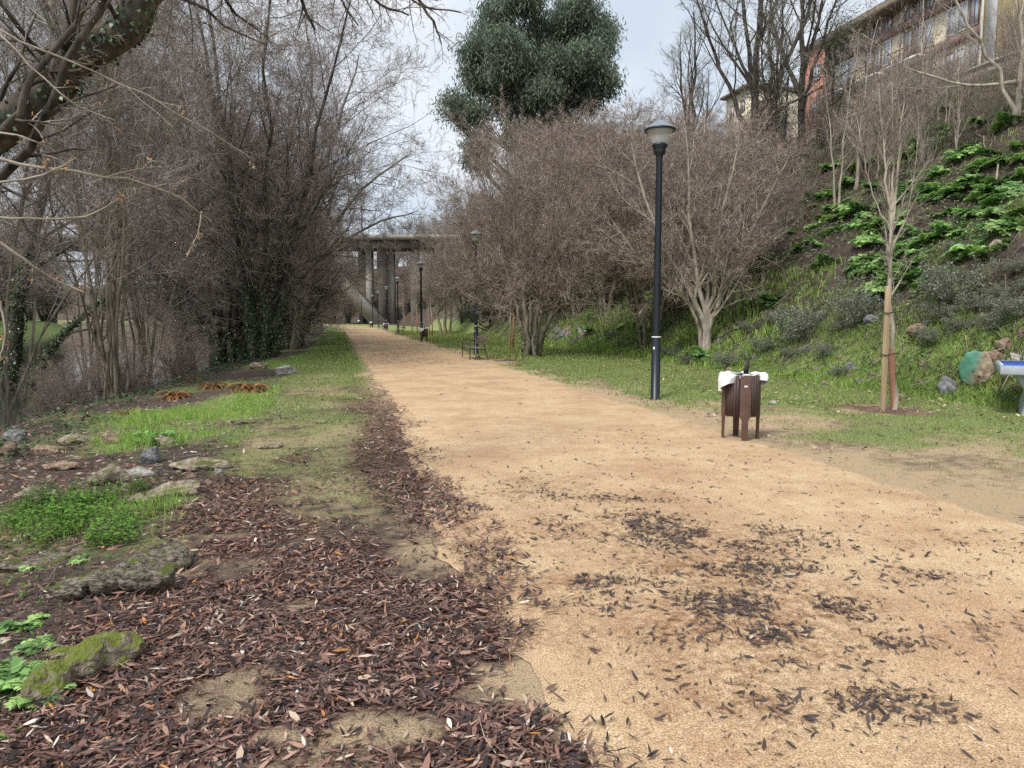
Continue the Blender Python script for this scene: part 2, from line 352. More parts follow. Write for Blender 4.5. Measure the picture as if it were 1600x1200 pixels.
def path_mat():
    m = bpy.data.materials.new('path'); n, N, L, b = nt(m); b.inputs['Roughness'].default_value = .95; b.inputs['Specular IOR Level'].default_value = .1
    tc = N.new('ShaderNodeTexCoord')
    def noise(s, d=6):
        o = N.new('ShaderNodeTexNoise'); o.inputs['Scale'].default_value = s; o.inputs['Detail'].default_value = d; L.new(tc.outputs['Object'], o.inputs['Vector']); return o.outputs['Fac']
    nf = noise(150, 4); nm = noise(1.1, 6); nb = noise(5, 6)
    r = N.new('ShaderNodeValToRGB'); L.new(nf, r.inputs[0]); e = r.color_ramp.elements
    e[0].position = .3; e[0].color = (.25, .165, .095, 1); e[1].position = .7; e[1].color = (.9, .73, .5, 1); q = e.new(.5); q.color = (.6, .435, .255, 1)
    r2 = N.new('ShaderNodeValToRGB'); L.new(nm, r2.inputs[0]); e = r2.color_ramp.elements; e[0].position = .34; e[0].color = (.84, .76, .75, 1); e[1].position = .6; e[1].color = (1, 1, 1, 1)
    r3 = N.new('ShaderNodeValToRGB'); L.new(nb, r3.inputs[0]); e = r3.color_ramp.elements; e[0].position = .3; e[0].color = (.86, .81, .79, 1); e[1].position = .6; e[1].color = (1, 1, 1, 1)
    x = N.new('ShaderNodeMix'); x.data_type = 'RGBA'; x.blend_type = 'MULTIPLY'; x.inputs[0].default_value = 1; L.new(r.outputs[0], x.inputs[6]); L.new(r2.outputs[0], x.inputs[7])
    y = N.new('ShaderNodeMix'); y.data_type = 'RGBA'; y.blend_type = 'MULTIPLY'; y.inputs[0].default_value = 1; L.new(x.outputs[2], y.inputs[6]); L.new(r3.outputs[0], y.inputs[7])
    at = N.new('ShaderNodeAttribute'); at.attribute_name = 'Col'; sp = N.new('ShaderNodeSeparateColor'); L.new(at.outputs['Color'], sp.inputs[0])
    nn = noise(24, 6); ma = N.new('ShaderNodeMath'); ma.operation = 'MULTIPLY'; L.new(sp.outputs[0], ma.inputs[0]); mr = N.new('ShaderNodeMapRange'); L.new(nn, mr.inputs[0]); mr.inputs[1].default_value = .35; mr.inputs[2].default_value = .65; L.new(mr.outputs[0], ma.inputs[1])
    z = N.new('ShaderNodeMix'); z.data_type = 'RGBA'; z.blend_type = 'MULTIPLY'; L.new(ma.outputs[0], z.inputs[0]); L.new(y.outputs[2], z.inputs[6]); z.inputs[7].default_value = (.5, .4, .38, 1)
    L.new(z.outputs[2], b.inputs['Base Color'])
    bp = N.new('ShaderNodeBump'); bp.inputs['Strength'].default_value = .5; bp.inputs['Distance'].default_value = .008; L.new(nf, bp.inputs['Height']); L.new(bp.outputs[0], b.inputs['Normal'])
    return m
MAT['path'] = path_mat()
# leaves trodden into the path
PB = [bl(1000, 825, .45, .3), bl(900, 825, .25, .1, .6), bl(1190, 1060, .3, .06, .6), bl(1250, 900, .35, .1, .5), bl(1520, 1000, .3, .1, .5), bl(1400, 1020, .3, .1, .5), bl(1110, 850, .5, .28), bl(1120, 900, .33, .22), bl(885, 922, .33, .1), bl(1130, 960, .42, .2), bl(1165, 1000, .3, .1), bl(1300, 965, .22, .1), bl(1220, 1110, .12, .14), bl(1360, 1120, .2, .1), bl(1430, 905, .25, .12, .5), bl(970, 785, .4, .12, .8), bl(850, 770, .3, .4, .35), bl(1470, 1130, .12, .06, .9), bl(830, 960, .18, .12, .9), bl(860, 1010, .15, .1, .9), bl(1000, 960, .6, .6, .22), bl(620, 555, 1.2, 2.6, .5), bl(640, 565, 1.5, 2, .4)]
py_ = np.concatenate([np.arange(-6, 20, .08), np.arange(20, 60, .4), np.arange(60, 200, 2)])
eL = .93-.22*ss(9, 5, py_)+(fbm(py_*1.1, py_*0, 90)-.5)*.42+(fbm(py_*5, py_*0+4, 91)-.5)*.16
eR = 4.98+(fbm(py_*.7, py_*0+9, 92)-.5)*.6+(fbm(py_*4, py_*0+4, 93)-.5)*.25
us = np.concatenate([[0, .01], np.linspace(.03, .97, 44), [.99, 1]])
Y = np.repeat(py_[:, None], len(us), 1); TT = eL[:, None]+(eR-eL)[:, None]*us[None]
Z = .006+.012*ss(0, .1, us)[None]*ss(1, .9, us)[None]+0*Y
i = np.arange(Y.size).reshape(Y.shape)
xs_ = X(TT, Y); stain = np.clip(blobs(xs_, Y, [(a, b, c*1.5, d*1.6, e) for a, b, c, d, e in PB])*.9+np.clip(fbm(xs_*.8, Y*.8, 300, 4)*2.6-1.35, 0, .8)*ss(9, 5, Y), 0, 1)
mb = MB(); mb.add(np.stack([X(TT, Y), Y, Z], -1), np.stack([i[:-1, :-1], i[:-1, 1:], i[1:, 1:], i[1:, :-1]], -1).reshape(-1, 4), np.repeat(stain.reshape(-1, 1), 3, 1))
tag(mb.build('path', 'path', smooth=True), kind='structure')

def water_mat():
    m = bpy.data.materials.new('river'); n, N, L, b = nt(m)
    b.inputs['Base Color'].default_value = (.05, .05, .04, 1); b.inputs['Roughness'].default_value = .05; b.inputs['Specular IOR Level'].default_value = .6
    tc = N.new('ShaderNodeTexCoord'); no = N.new('ShaderNodeTexNoise'); no.inputs['Scale'].default_value = 1.2; no.inputs['Detail'].default_value = 4; L.new(tc.outputs['Object'], no.inputs['Vector'])
    bp = N.new('ShaderNodeBump'); bp.inputs['Strength'].default_value = .25; bp.inputs['Distance'].default_value = .04; L.new(no.outputs['Fac'], bp.inputs['Height']); L.new(bp.outputs[0], b.inputs['Normal'])
    return m
MAT['river'] = water_mat()
tag(grid_obj('river', np.concatenate([np.arange(-6, 100, 4), np.arange(100, 400, 8)]), np.array([-50., -30., -15., -3.]), lambda x, y, t: 0*x-1.35, 'river'), kind='structure')

# ------------------------------------------------------------------ scatter: leaf litter, grass
LIT = [(.085, .055, .05), (.18, .105, .085), (.26, .14, .11), (.35, .21, .155), (.5, .38, .29), (.72, .62, .52), (.5, .22, .07), (.035, .027, .029)]
def scatter(n, x0, x1, y0, y1, fn):
    x = R.uniform(x0, x1, n); y = R.uniform(y0, y1, n); k = R.random(n) < fn(x, y); return x[k], y[k]
def litter(mb, x, y, ln=(.045, .085), asp=.185, lift=.02, pal=LIT, w=(24, 26, 20, 11, 6, 1.3, 1.6, 20), zoff=.004, tilt=.3):
    n = len(x); z = G(x, y)+zoff+R.random(n)**1.5*lift+.018*ss(.6, .75, T(x, y))*(zoff < .01)
    a = R.random(n)*6.283; tl = R.normal(0, tilt, n)
    d = np.stack([np.cos(a), np.sin(a), tl], -1); nr = np.stack([R.normal(0, .35, n), R.normal(0, .35, n), np.ones(n)], -1)
    L_ = R.uniform(ln[0]*.5, ln[1]*.95, n)*R.choice([1, 1, 1.25, .7], n)
    leaves(mb, np.stack([x, y, z], -1)-d*L_[:, None]*.5, d, nr, L_, L_*asp*R.uniform(.55, 1.5, n), pick(pal, n, w, .3), curl=.1)
mb = MB()
def infr(x, y, m=1.06): return (np.abs(x) < y*.72*m+.3)
for (y0, y1, dens, ln) in ((1.6, 4, 4600, (.03, .08)), (4, 7, 2900, (.035, .085)), (7, 12, 800, (.05, .095)), (12, 24, 160, (.07, .12))):
    x0, x1 = -.74*y1-.3, 1.6
    n = int((x1-x0)*(y1-y0)*dens); x, y = scatter(n, x0, x1, y0, y1, lambda x, y: litter_map(x, y)*infr(x, y)*ss(-6.5, -5, T(x, y)))
    litter(mb, x, y, ln)
tag(mb.build('leaf_litter', 'litter'), 'carpet of fallen dark red brown willow leaves left of the sandy path', 'leaf litter', kind='stuff')
mb = MB()
def pm(x, y):
    t = T(x, y); n = fbm(x*4, y*4, 120, 3)
    return np.clip(blobs(x, y, PB)*np.clip((n-.34)*6, 0, 1)*1.0+(.016+.03*(n > .55))*ss(11, 3, y)+.005, 0, 1)*ss(1.0, 1.2, t)*ss(5.2, 4.8, t)*infr(x, y)
DK = [(.055, .043, .043), (.085, .06, .057), (.1, .06, .05), (.2, .1, .06), (.6, .5, .4)]
for (y0, y1, dens, ln) in ((1.6, 5, 4600, (.02, .07)), (5, 10, 2400, (.025, .08)), (10, 34, 260, (.06, .11))):
    x0, x1 = -2-.24*y1, .72*y1+.5
    x, y = scatter(int((x1-x0)*(y1-y0)*dens), x0, x1, y0, y1, pm)
    litter(mb, x, y, ln, lift=.004, asp=.17, tilt=.06, pal=DK, w=(45, 30, 16, 2.5, .8), zoff=.022)
x, y = scatter(150000, -3, 6, 1.6, 9, lambda x, y: np.clip(pm(x, y)*1.6+.05, 0, 1)*.5)
litter(mb, x, y, (.008, .022), lift=.002, asp=.4, tilt=.1, pal=DK+[(.3, .2, .13)], w=(30, 30, 20, 8, .5, 12), zoff=.021)
tag(mb.build('path_leaves', 'litter'), 'dark wet leaves scattered and trodden into the sandy path', 'fallen leaves', kind='stuff')
# pale leaves on the lawn
mb = MB()
def lf(x, y):
    t = T(x, y); return (.15+.6*(fbm(x, y, 130) > .52))*ss(5, 5.4, t)*ss(12, 10.5, t)*infr(x, y)
x, y = scatter(60000, -8, 16, 6, 40, lf)
litter(mb, x, y, (.04, .09), lift=.02, asp=.35, pal=[(.4, .3, .2), (.2, .12, .08), (.5, .42, .3), (.08, .05, .04)], w=(5, 6, 1.5, 6))
tag(mb.build('lawn_leaves', 'litter'), 'pale and brown leaves scattered over the lawn by the embankment', 'fallen leaves', kind='stuff')

def blades(mb, x, y, h, w, pal, lean=.45, z0=0.):
    n = len(x); z = G(x, y)+z0-.005; a = R.random(n)*6.283; b = R.random(n)*6.283
    h = h*R.uniform(.5, 1.25, n); l = h*R.uniform(.05, lean, n)
    p = np.stack([x, y, z], -1); s = np.stack([np.cos(a), np.sin(a), 0*a], -1)*(w*R.uniform(.7, 1.3, n)/2)[:, None]
    ld = np.stack([np.cos(b), np.sin(b), 0*b], -1)
    m = p+ld*(l*.35)[:, None]; m[:, 2] += h*.6; tp = p+ld*l[:, None]; tp[:, 2] += h*.95
    v = np.stack([p-s, p+s, m+s*.7, tp, m-s*.7], 1); i = np.arange(n*5).reshape(n, 5)
    c = pick(pal, n, None, .25); mb.add(v, i, np.repeat(c, 5, 0))
GR = [(.22, .3, .08), (.28, .37, .1), (.17, .23, .07), (.44, .44, .22), (.33, .4, .13)]
GRB = [(.3, .52, .1), (.38, .6, .12), (.22, .38, .08), (.5, .62, .2)]
mb = MB()
def gl(x, y):
    t = T(x, y); return np.clip(grass_map(x, y)*1.8-.75, 0, 1)*ss(-1., -1.5, t)*ss(-6.2, -5, t)*infr(x, y)
for (y0, y1, dens, w) in ((1.8, 7, 1500, .004), (7, 14, 1300, .006), (14, 30, 260, .011)):
    x0, x1 = -.74*y1-.3, -1-.24*y0+.3
    x, y = scatter(int((x1-x0)*(y1-y0)*dens), x0, x1, y0, y1, gl)
    k = fbm(x*2.2, y*2.2, 150, 3); blades(mb, x, y, .05+.13*np.clip(k*2-.7, 0, 1), w*np.ones(len(x)), GRB)
tag(mb.build('weed_grass', 'grass'), 'bright fresh grass growing among the stones on the river side', 'grass', kind='stuff')
mb = MB()
def gv(x, y):
    t = T(x, y); return np.clip(grass_map(x, y)*1.2-.12, 0, 1)*ss(-1.5, -1.2, t)*ss(1.2, .7, t)*infr(x, y)
for (y0, y1, dens, w, h) in ((3.6, 10, 1700, .004, .035), (10, 22, 600, .009, .05), (22, 70, 90, .03, .1)):
    x0, x1 = -1.6-.24*y1, 1.2-.24*y0
    x, y = scatter(int((x1-x0)*(y1-y0)*dens), x0, x1, y0, y1, gv)
    blades(mb, x, y, h, w*np.ones(len(x)), GR, .9)
tag(mb.build('verge_grass', 'grass'), 'thin trodden grass along the river side edge of the path', 'grass', kind='stuff')
mb = MB()
def gr(x, y):
    t = T(x, y); return np.clip(grass_map(x, y)*1.3-.1+.22*np.clip(fbm(x*2.5, y*2.5, 310, 3)*3-.9, 0, 1), 0, 1)*ss(4.7, 5.3, t)*ss(11.6, 10.8, t)*infr(x, y)
for (y0, y1, dens, w, h) in ((5, 12, 900, .006, .035), (12, 24, 500, .012, .05), (24, 75, 90, .035, .1)):
    x0, x1 = 4.9-.24*y1, min(11.5-.24*y0, .76*y1+.5)
    x, y = scatter(int((x1-x0)*(y1-y0)*dens), x0, x1, y0, y1, gr)
    blades(mb, x, y, h, w*np.ones(len(x)), GR, .9)
tag(mb.build('lawn_grass', 'grass'), 'short lawn grass between the path and the embankment', 'grass', kind='stuff')
mb = MB()
def gs(x, y):
    t = T(x, y); toe = 10.7; n = fbm(x*.7, y*.7, 160, 3)
    return np.clip(ss(10.4, 11, t)*(ss(13.8, 11.4, t+(n-.5)*3)*np.clip(n*3-.55, 0, 1)+.28*(n > .5)), 0, 1)*infr(x, y)
for (y0, y1, dens, w, h) in ((9, 20, 1900, .009, .12), (20, 40, 520, .022, .24)):
    x0, x1 = 10.4-.24*y1, 16-.24*y0
    x, y = scatter(int((x1-x0)*(y1-y0)*dens), x0, x1, y0, y1, gs)
    blades(mb, x, y, h*(.4+1.3*fbm(x*1.6, y*1.6, 170)), w*np.ones(len(x)), GRB+GRB+GR, .8)
x, y = scatter(60000, -2, 30, 16, 60, lambda x, y: (fbm(x*.5, y*.5, 161, 3) > .5)*ss(12, 14, T(x, y))*ss(36, 30, T(x, y))*infr(x, y))
blades(mb, x, y, .18, .03*np.ones(len(x)), GR, .9)
tag(mb.build('bank_grass', 'grass'), 'long rough grass on the foot and face of the embankment', 'grass', kind='stuff')

# ground cover on the slope: dead stems and small dark leaves
mb = MB()
x, y = scatter(62000, -4, 32, 10, 60, lambda x, y: ss(10.8, 12, T(x, y))*ss(40, 36, T(x, y))*infr(x, y))
n = len(x); p0 = np.stack([x, y, G(x, y)+.02], -1); a = R.random(n)*6.283; l = R.uniform(.25, .9, n)
d = np.stack([np.cos(a)*.8-.45, np.sin(a), R.uniform(-.1, .35, n)-.2], -1)
p1 = p0+d*l[:, None]*.5; p1[:, 2] = G(p1[:, 0], p1[:, 1])+R.uniform(.02, .2, n); p2 = p0+d*l[:, None]; p2[:, 2] = G(p2[:, 0], p2[:, 1])+R.uniform(.0, .15, n)
r = R.uniform(.003, .008, n)
mb.tube(np.stack([p0, p1, p2], 1), np.stack([r, r, r*.5], 1), 3, pick([(.05, .037, .034), (.13, .1, .085), (.36, .31, .25), (.08, .055, .055), (.06, .045, .045)], n))
tag(mb.build('dead_brush', 'twig'), 'dead bramble stems and dark woody debris covering the embankment', 'dead brush', kind='stuff')
mb = MB()
def gc(x, y):
    t = T(x, y); n = fbm(x*.9, y*.9, 181, 4); return np.clip((n-.36)*5, 0, 1)*ss(10.9, 11.8, t)*ss(36, 30, t)*infr(x, y)
x, y = scatter(230000, -4, 28, 10, 55, gc); n = len(x)
k = fbm(x*.9, y*.9, 181, 4); z = G(x, y)+R.random(n)*.5*np.clip((k-.42)*3, .08, 1)
a = R.random(n)*6.283
leaves(mb, np.stack([x, y, z], -1), np.stack([np.cos(a), np.sin(a), R.normal(0, .5, n)], -1), np.stack([R.normal(0, .5, n), R.normal(0, .5, n)-.3, np.ones(n)], -1), R.uniform(.06, .13, n), .05, pick([(.1, .16, .07), (.16, .22, .1), (.22, .26, .15), (.09, .11, .07), (.26, .3, .12), (.14, .1, .08)], n), simple=True)
tag(mb.build('slope_undergrowth', 'leaf'), 'low grey green creeping undergrowth over the embankment', 'undergrowth', kind='stuff')
mb = MB()
def ic(x, y):
    t = T(x, y); n = fbm(x*1.1, y*1.1, 191, 3); return np.clip((n-.35)*3, 0, 1)*ss(-3.2, -4.3, t+ss(14, 30, y)*-1.)*ss(-8.3, -7, t)*infr(x, y)
x, y = scatter(60000, -16, 0, 7, 34, ic); n = len(x); a = R.random(n)*6.283
leaves(mb, np.stack([x, y, G(x, y)+R.random(n)*.12], -1), np.stack([np.cos(a), np.sin(a), R.normal(0, .3, n)], -1), np.stack([R.normal(0, .4, n), R.normal(0, .4, n)-.2, np.ones(n)], -1), R.uniform(.05, .1, n), .06, pick([(.025, .06, .02), (.04, .085, .03), (.06, .1, .04), (.1, .06, .04)], n), simple=True)
tag(mb.build('ground_ivy', 'ivy'), 'dark ivy and low leaves covering the top of the river bank', 'ground cover', kind='stuff')
mb = MB()
x, y = scatter(2600, -9, 1, 2, 16, lambda x, y: ss(1., .6, T(x, y))*ss(-6, -5, T(x, y))*(.25+.75*ss(-.8, -1.4, T(x, y)))*infr(x, y)); n = len(x); a = R.random(n)*6.283; l = R.uniform(.05, .3, n)
d = np.stack([np.cos(a), np.sin(a), R.uniform(-.05, .3, n)], -1)*l[:, None]; p0 = np.stack([x, y, G(x, y)+.02], -1); p1 = p0+d*.5+R.normal(0, .01, (n, 3)); p1[:, 2] = np.maximum(p1[:, 2], G(p1[:, 0], p1[:, 1])+.012)
p2 = p0+d; p2[:, 2] = np.maximum(p2[:, 2], G(p2[:, 0], p2[:, 1])+.01); r = R.uniform(.001, .0035, n)
mb.tube(np.stack([p0, p1, p2], 1), np.stack([r, r, r*.5], 1), 4, pick([(.12, .085, .07), (.24, .19, .15), (.4, .34, .27)], n))
tag(mb.build('fallen_twigs', 'twig'), 'thin dry twigs lying over the leaf litter and stones', 'twigs', kind='stuff')
# green sprigs in the stony strip
mb = MB()
x, y = scatter(9000, -8, 0, 2, 12, lambda x, y: ss(-1., -1.3, T(x, y))*np.clip(fbm(x*2, y*2, 201)*2-.7, 0, 1)*.7*infr(x, y)); n = len(x)
for q in range(3):
    a = R.random(n)*6.283
    leaves(mb, np.stack([x, y, G(x, y)+.005+R.random(n)*.02], -1), np.stack([np.cos(a), np.sin(a), R.uniform(.1, .9, n)], -1), np.stack([0*a, 0*a, 1+0*a], -1), R.uniform(.015, .045, n), .014, pick([(.1, .2, .03), (.14, .26, .05), (.2, .3, .08)], n), simple=True)
tag(mb.build('small_weeds', 'leaf'), 'tiny green sprigs dotted through the stones and litter', 'weeds', kind='stuff')
mb = MB()   # small stones and chips of the strip
def pebble(mb, x, y, s, pal, zs=.55):
    n = len(x); a = np.arange(6)*math.pi/3
    ring = np.stack([np.cos(a), np.sin(a), 0*a], -1)
    base = np.concatenate([ring*1., ring*.62+V(0, 0, .8)])
    v = base[None]*(s[:, None, None]*R.uniform(.6, 1.25, (n, 12, 1)))
    v[:, :, 2] *= zs; ro = R.random(n)*6.283; c_, s_ = np.cos(ro)[:, None], np.sin(ro)[:, None]
    st = R.uniform(.6, 1.4, (n, 1)); vx = v[:, :, 0]*st; vy = v[:, :, 1]/st
    v2 = np.stack([vx*c_-vy*s_, vx*s_+vy*c_, v[:, :, 2]-.25*s[:, None]], -1)+np.stack([x, y, G(x, y)], -1)[:, None]
    i = np.arange(n*12).reshape(n, 12); f = [i[:, [k, (k+1) % 6, 6+(k+1) % 6, 6+k]] for k in range(6)]
    mb.add(v2, np.concatenate(f), np.repeat(pick(pal, n), 12, 0)); mb.f.append(i[:, 6:]+mb.n-n*12)
x, y = scatter(9000, -9, 0, 2.5, 15, lambda x, y: ss(-1., -1.5, T(x, y))*ss(-5.8, -4.8, T(x, y))*np.clip(fbm(x*1.4, y*1.4, 211)*3-1.05, 0, .9)*infr(x, y))
pebble(mb, x, y, R.uniform(.008, .045, len(x)), [(.3, .25, .19), (.42, .36, .28), (.2, .17, .14), (.35, .2, .13)])
x, y = scatter(3500, 0, 12, 8, 36, lambda x, y: ss(10.2, 10.6, T(x, y))*ss(12.2, 11, T(x, y))*np.clip(fbm(x, y, 215)*3-1.1, 0, 1)*infr(x, y))
pebble(mb, x, y, R.uniform(.02, .09, len(x)), [(.22, .2, .18), (.35, .3, .25), (.14, .14, .14), (.35, .22, .16)])
tag(mb.build('rubble', MAT['twig']), 'small stones and chips strewn through the rough ground', 'rubble', kind='stuff')
# ------------------------------------------------------------------ trees
def crom(pts, K):
    p = np.array(pts, float); q = np.concatenate([[2*p[0]-p[1]], p, [2*p[-1]-p[-2]]]); n = len(p)-1
    out = []
    for u in np.linspace(0, n, K):
        i = min(int(u), n-1); t = u-i; a, b, c, d = q[i:i+4]
        out.append(.5*((2*b)+(-a+c)*t+(2*a-5*b+4*c-d)*t*t+(-a+3*b-3*c+d)*t**3))
    return np.array(out)
def grow(Pp, Rp, n, u0, u1, ang, ratio, K, wob, up, rs, rmin=.0015, taper=.3, lcap=None):
    B, Kp, _ = Pp.shape; N_ = B*n
    u = (u0+(u1-u0)*(np.arange(n)[None]+R.random((B, n)))/n).ravel(); b = np.repeat(np.arange(B), n)
    f = u*(Kp-1); i = np.minimum(f.astype(int), Kp-2); w = (f-i)[:, None]
    st = Pp[b, i]*(1-w)+Pp[b, i+1]*w; rr = Rp[b, i]*(1-w[:, 0])+Rp[b, i+1]*w[:, 0]
    tg = Pp[b, i+1]-Pp[b, i]; tg /= np.linalg.norm(tg, axis=1, keepdims=True)+1e-9
    pv = np.cross(tg, unit(N_)); pv /= np.linalg.norm(pv, axis=1, keepdims=True)+1e-9
    a = np.radians(R.normal(ang, ang*.25, N_))[:, None]; d = tg*np.cos(a)+pv*np.sin(a)
    PL = np.linalg.norm(np.diff(Pp, axis=1), axis=2).sum(1)[b]
    ln = PL*ratio*(1.2-.6*u)*R.uniform(.65, 1.25, N_)
    if lcap: ln = np.minimum(ln, lcap)
    st_l = (ln/(K-1))[:, None]; out = [st]
    for k in range(K-1):
        d = d+R.normal(0, wob, (N_, 3)); d[:, 2] += up; d /= np.linalg.norm(d, axis=1, keepdims=True); out.append(out[-1]+d*st_l)
    r0 = np.maximum(rr*rs, rmin)[:, None]; r = r0*(1-(1-taper)*np.linspace(0, 1, K)[None])
    return np.stack(out, 1), r
TW = [(.25, .21, .195), (.42, .355, .34), (.19, .165, .145), (.66, .59, .53), (.4, .31, .28), (.14, .115, .1)]
TWR = [(.36, .285, .25), (.47, .38, .34), (.15, .12, .1), (.66, .58, .5), (.36, .26, .22), (.09, .07, .06)]
TWG = [(.18, .165, .12), (.32, .3, .23), (.09, .08, .055), (.56, .54, .45)]
def tree_geo(stems, levels, nl=1, K0=12, wob0=.03, pal=TW, sides0=9):
    Ps = []; Rs = []
    for pts, r0, r1 in stems:
        p = crom(pts, K0); ln = np.linalg.norm(p[-1]-p[0]); nz = R.normal(0, wob0*ln/6, p.shape); nz[0] = 0; p = p+nz
        tt_ = np.linspace(0, 1, K0); r = r0+(r1-r0)*tt_; r = r*(1+.35*np.exp(-tt_*K0*.9)); Ps.append(p); Rs.append(r)
    Pp = np.array(Ps); Rp = np.array(Rs); wood = MB(); tw = MB(); wood.tube(Pp, Rp, sides0)
    allp = [Pp]
    for k, L_ in enumerate(levels):
        Pp, Rp = grow(Pp, Rp, **L_)
        if k < nl: wood.tube(Pp, Rp, 5)
        else: tw.tube(Pp, Rp, 3, pick(pal, len(Pp)))
        allp.append(Pp)
    return wood, tw, allp, Ps, Rs
def bits(mb, Pp, n, size, pal, w=None):
    B, K, _ = Pp.shape; b = R.integers(0, B, n); i = R.integers(0, K-1, n); p = Pp[b, i]*.5+Pp[b, i+1]*.5
    leaves(mb, p, unit(n)+V(0, 0, -.4), unit(n), R.uniform(.6, 1.4, n)*size, size*.45, pick(pal, n, w), simple=True)
def ivy(Ps, Rs, n, hmax, size=.09, thick=.1):
    mb = MB()
    for p, r in zip(Ps, Rs):
        u = R.random(n)**1.15*(len(p)-1.001); i = u.astype(int); w = (u-i)[:, None]; q = p[i]*(1-w)+p[i+1]*w; rr = r[i]
        k = q[:, 2]-p[0, 2] < hmax*(.7+.6*fbm(q[:, 2]*1.5, q[:, 0]*2, 5)); q = q[k]; rr = rr[k]; m = len(q)
        d = unit(m); d[:, 2] *= .4; d /= np.linalg.norm(d, axis=1, keepdims=True)
        q = q+d*(rr+R.random(m)**1.5*thick)[:, None]
        dn = unit(m)*.7+V(0, 0, -.8)
        leaves(mb, q, dn, d+unit(m)*.5, R.uniform(.7, 1.3, m)*size, size*.85, pick([(.035, .08, .03), (.05, .11, .04), (.08, .15, .05), (.025, .055, .025), (.13, .19, .08)], m), simple=True)
    return mb
def tree(name, loc, label, stems, levels, nl=1, pal=TW, bark='bark', iv=None, bt=None, group=None, rz=0, cat='tree', K0=12, wob0=.03, crown='crown', sides0=9):
    t = thing(name, loc, label, cat, group, rz)
    wood, tw, al, Ps, Rs = tree_geo(stems, levels, nl, K0, wob0, pal, sides0)
    if bt: bits(tw, al[-1], *bt)
    wood.build('trunk', bark, t, smooth=True); tw.build(crown, 'twig', t)
    if iv: ivy(Ps, Rs, *iv).build('ivy', 'ivy', t)
    return t
def lv(n, u0, u1, ang, ratio, K=5, wob=.12, up=.05, rs=.5, rmin=.0015, taper=.3, lcap=None):
    return dict(n=n, u0=u0, u1=u1, ang=ang, ratio=ratio, K=K, wob=wob, up=up, rs=rs, rmin=rmin, taper=taper, lcap=lcap)
def vase(n, H, spread, r, lowspread=.12, seed=0, straight=.5):
    rs = np.random.default_rng(seed); out = []
    for k in range(n):
        a = 6.283*k/n+rs.uniform(-.4, .4); s = spread*rs.uniform(.35, 1.15); h = H*rs.uniform(.8, 1.05); ca, sa = math.cos(a), math.sin(a)
        out.append(([(ca*lowspread, sa*lowspread, -.25), (ca*(lowspread+s*.12), sa*(lowspread+s*.12), h*.18), (ca*s*straight, sa*s*straight, h*.5), (ca*s, sa*s, h)], r*rs.uniform(.7, 1.1), r*.12))
    return out
BUD = [(.25, .14, .1), (.3, .2, .15), (.14, .09, .07), (.45, .25, .12), (.4, .38, .3)]

# --- shrubby trees of the right side (reddish crowns)
SH = [lv(10, .33, .97, 42, .44, 6, .13, .03, .5), lv(9, .15, 1, 44, .46, 5, .16, .05, .55), lv(8, .1, 1, 42, .5, 4, .18, .07, .6, .0048), lv(6, .1, 1, 40, .6, 3, .2, .08, .7, .004)]
g = hit(830, 557); s0 = tree('lawn_tree', g, 'bushy bare tree on the lawn just past the bench, splitting low into many stems', vase(8, 7.8, 2.9, .11, .16, 1), SH, 2, TWR, 'bark', (260, 1.2, .07, .04), (9000, .045, BUD))
g = hit(1102, 553); s1 = tree('pale_trunk_tree', g, 'bare tree with pale forked trunk standing at the foot of the slope', [
    ([(0, 0, -.3), (-.05, 0, .5), (-.1, 0, 1.2), (-.9, .2, 2.6), (-1.9, .3, 4.6), (-2.4, .2, 6.4)], .13, .02), ([(.02, .02, -.3), (.08, 0, .6), (.15, 0, 1.6), (.3, -.1, 3.6), (.9, -.2, 6.8)], .11, .02),
    ([(0, .05, -.3), (0, 0, .9), (-.25, .1, 2.2), (-.5, .4, 4.4), (-.6, .6, 7.0)], .11, .02), ([(.05, 0, -.3), (.12, 0, .9), (.7, .1, 2.4), (1.6, .3, 4.2), (2.5, .1, 6)], .1, .02),
    ([(-.05, .1, -.3), (-.2, .2, 1.0), (-.9, .5, 2.1), (-2.2, .6, 3.2), (-3.2, .4, 4.6)], .08, .015), ([(.05, .1, -.3), (.1, .3, 1.6), (.4, .9, 3.2), (.8, 1.5, 6.0)], .09, .015)], SH, 2, TWR, 'bark_pale', None, (9000, .045, BUD))
s2 = tree('shrubby_tree', hit(1012, 545), 'dark stemmed bare tree standing behind the tall lamp post on the bank', vase(7, 7., 2.5, .1, .2, 3), SH, 2, TWR, 'bark', (200, 1.6, .07, .04), (8000, .045, BUD))
s3 = tree('bare_tree', hit(696, 521), 'bare tree with pale split trunk on the far lawn left of the second lamp', vase(4, 7.5, 2.6, .16, .35, 4, .35), SH, 2, TW, 'bark_pale', None, (5000, .05, BUD))
THICK = 'trees and tall scrub on the embankment'
lab = 'reddish bare tree in the thicket between the lawn tree and the embankment'
for k, (px, py, sc, rz, s) in enumerate([(950, 492, 1.15, 1., s0), (990, 478, 1.0, 2.4, s2), (905, 490, 1.3, 4., s2), (868, 488, 1.3, 5., s0), (820, 492, 1.35, 2.2, s2), (1062, 490, .9, 3.3, s2), (1158, 440, .62, .8, s2), (790, 500, 1.4, .4, s2), (755, 505, 1.25, 2.1, s0), (1130, 400, .6, 4.1, s2), (930, 440, 1.1, 3.9, s0), (1040, 430, .85, .3, s2), (1090, 440, .8, 2.2, s0), (1010, 440, 1., .8, s0), (725, 503, 1.1, 5.7, s2), (1200, 380, .5, 1.7, s0), (975, 440, .75, 1.7, s2)]):
    dup(s, hit(px, py), lab, rz, sc, THICK)

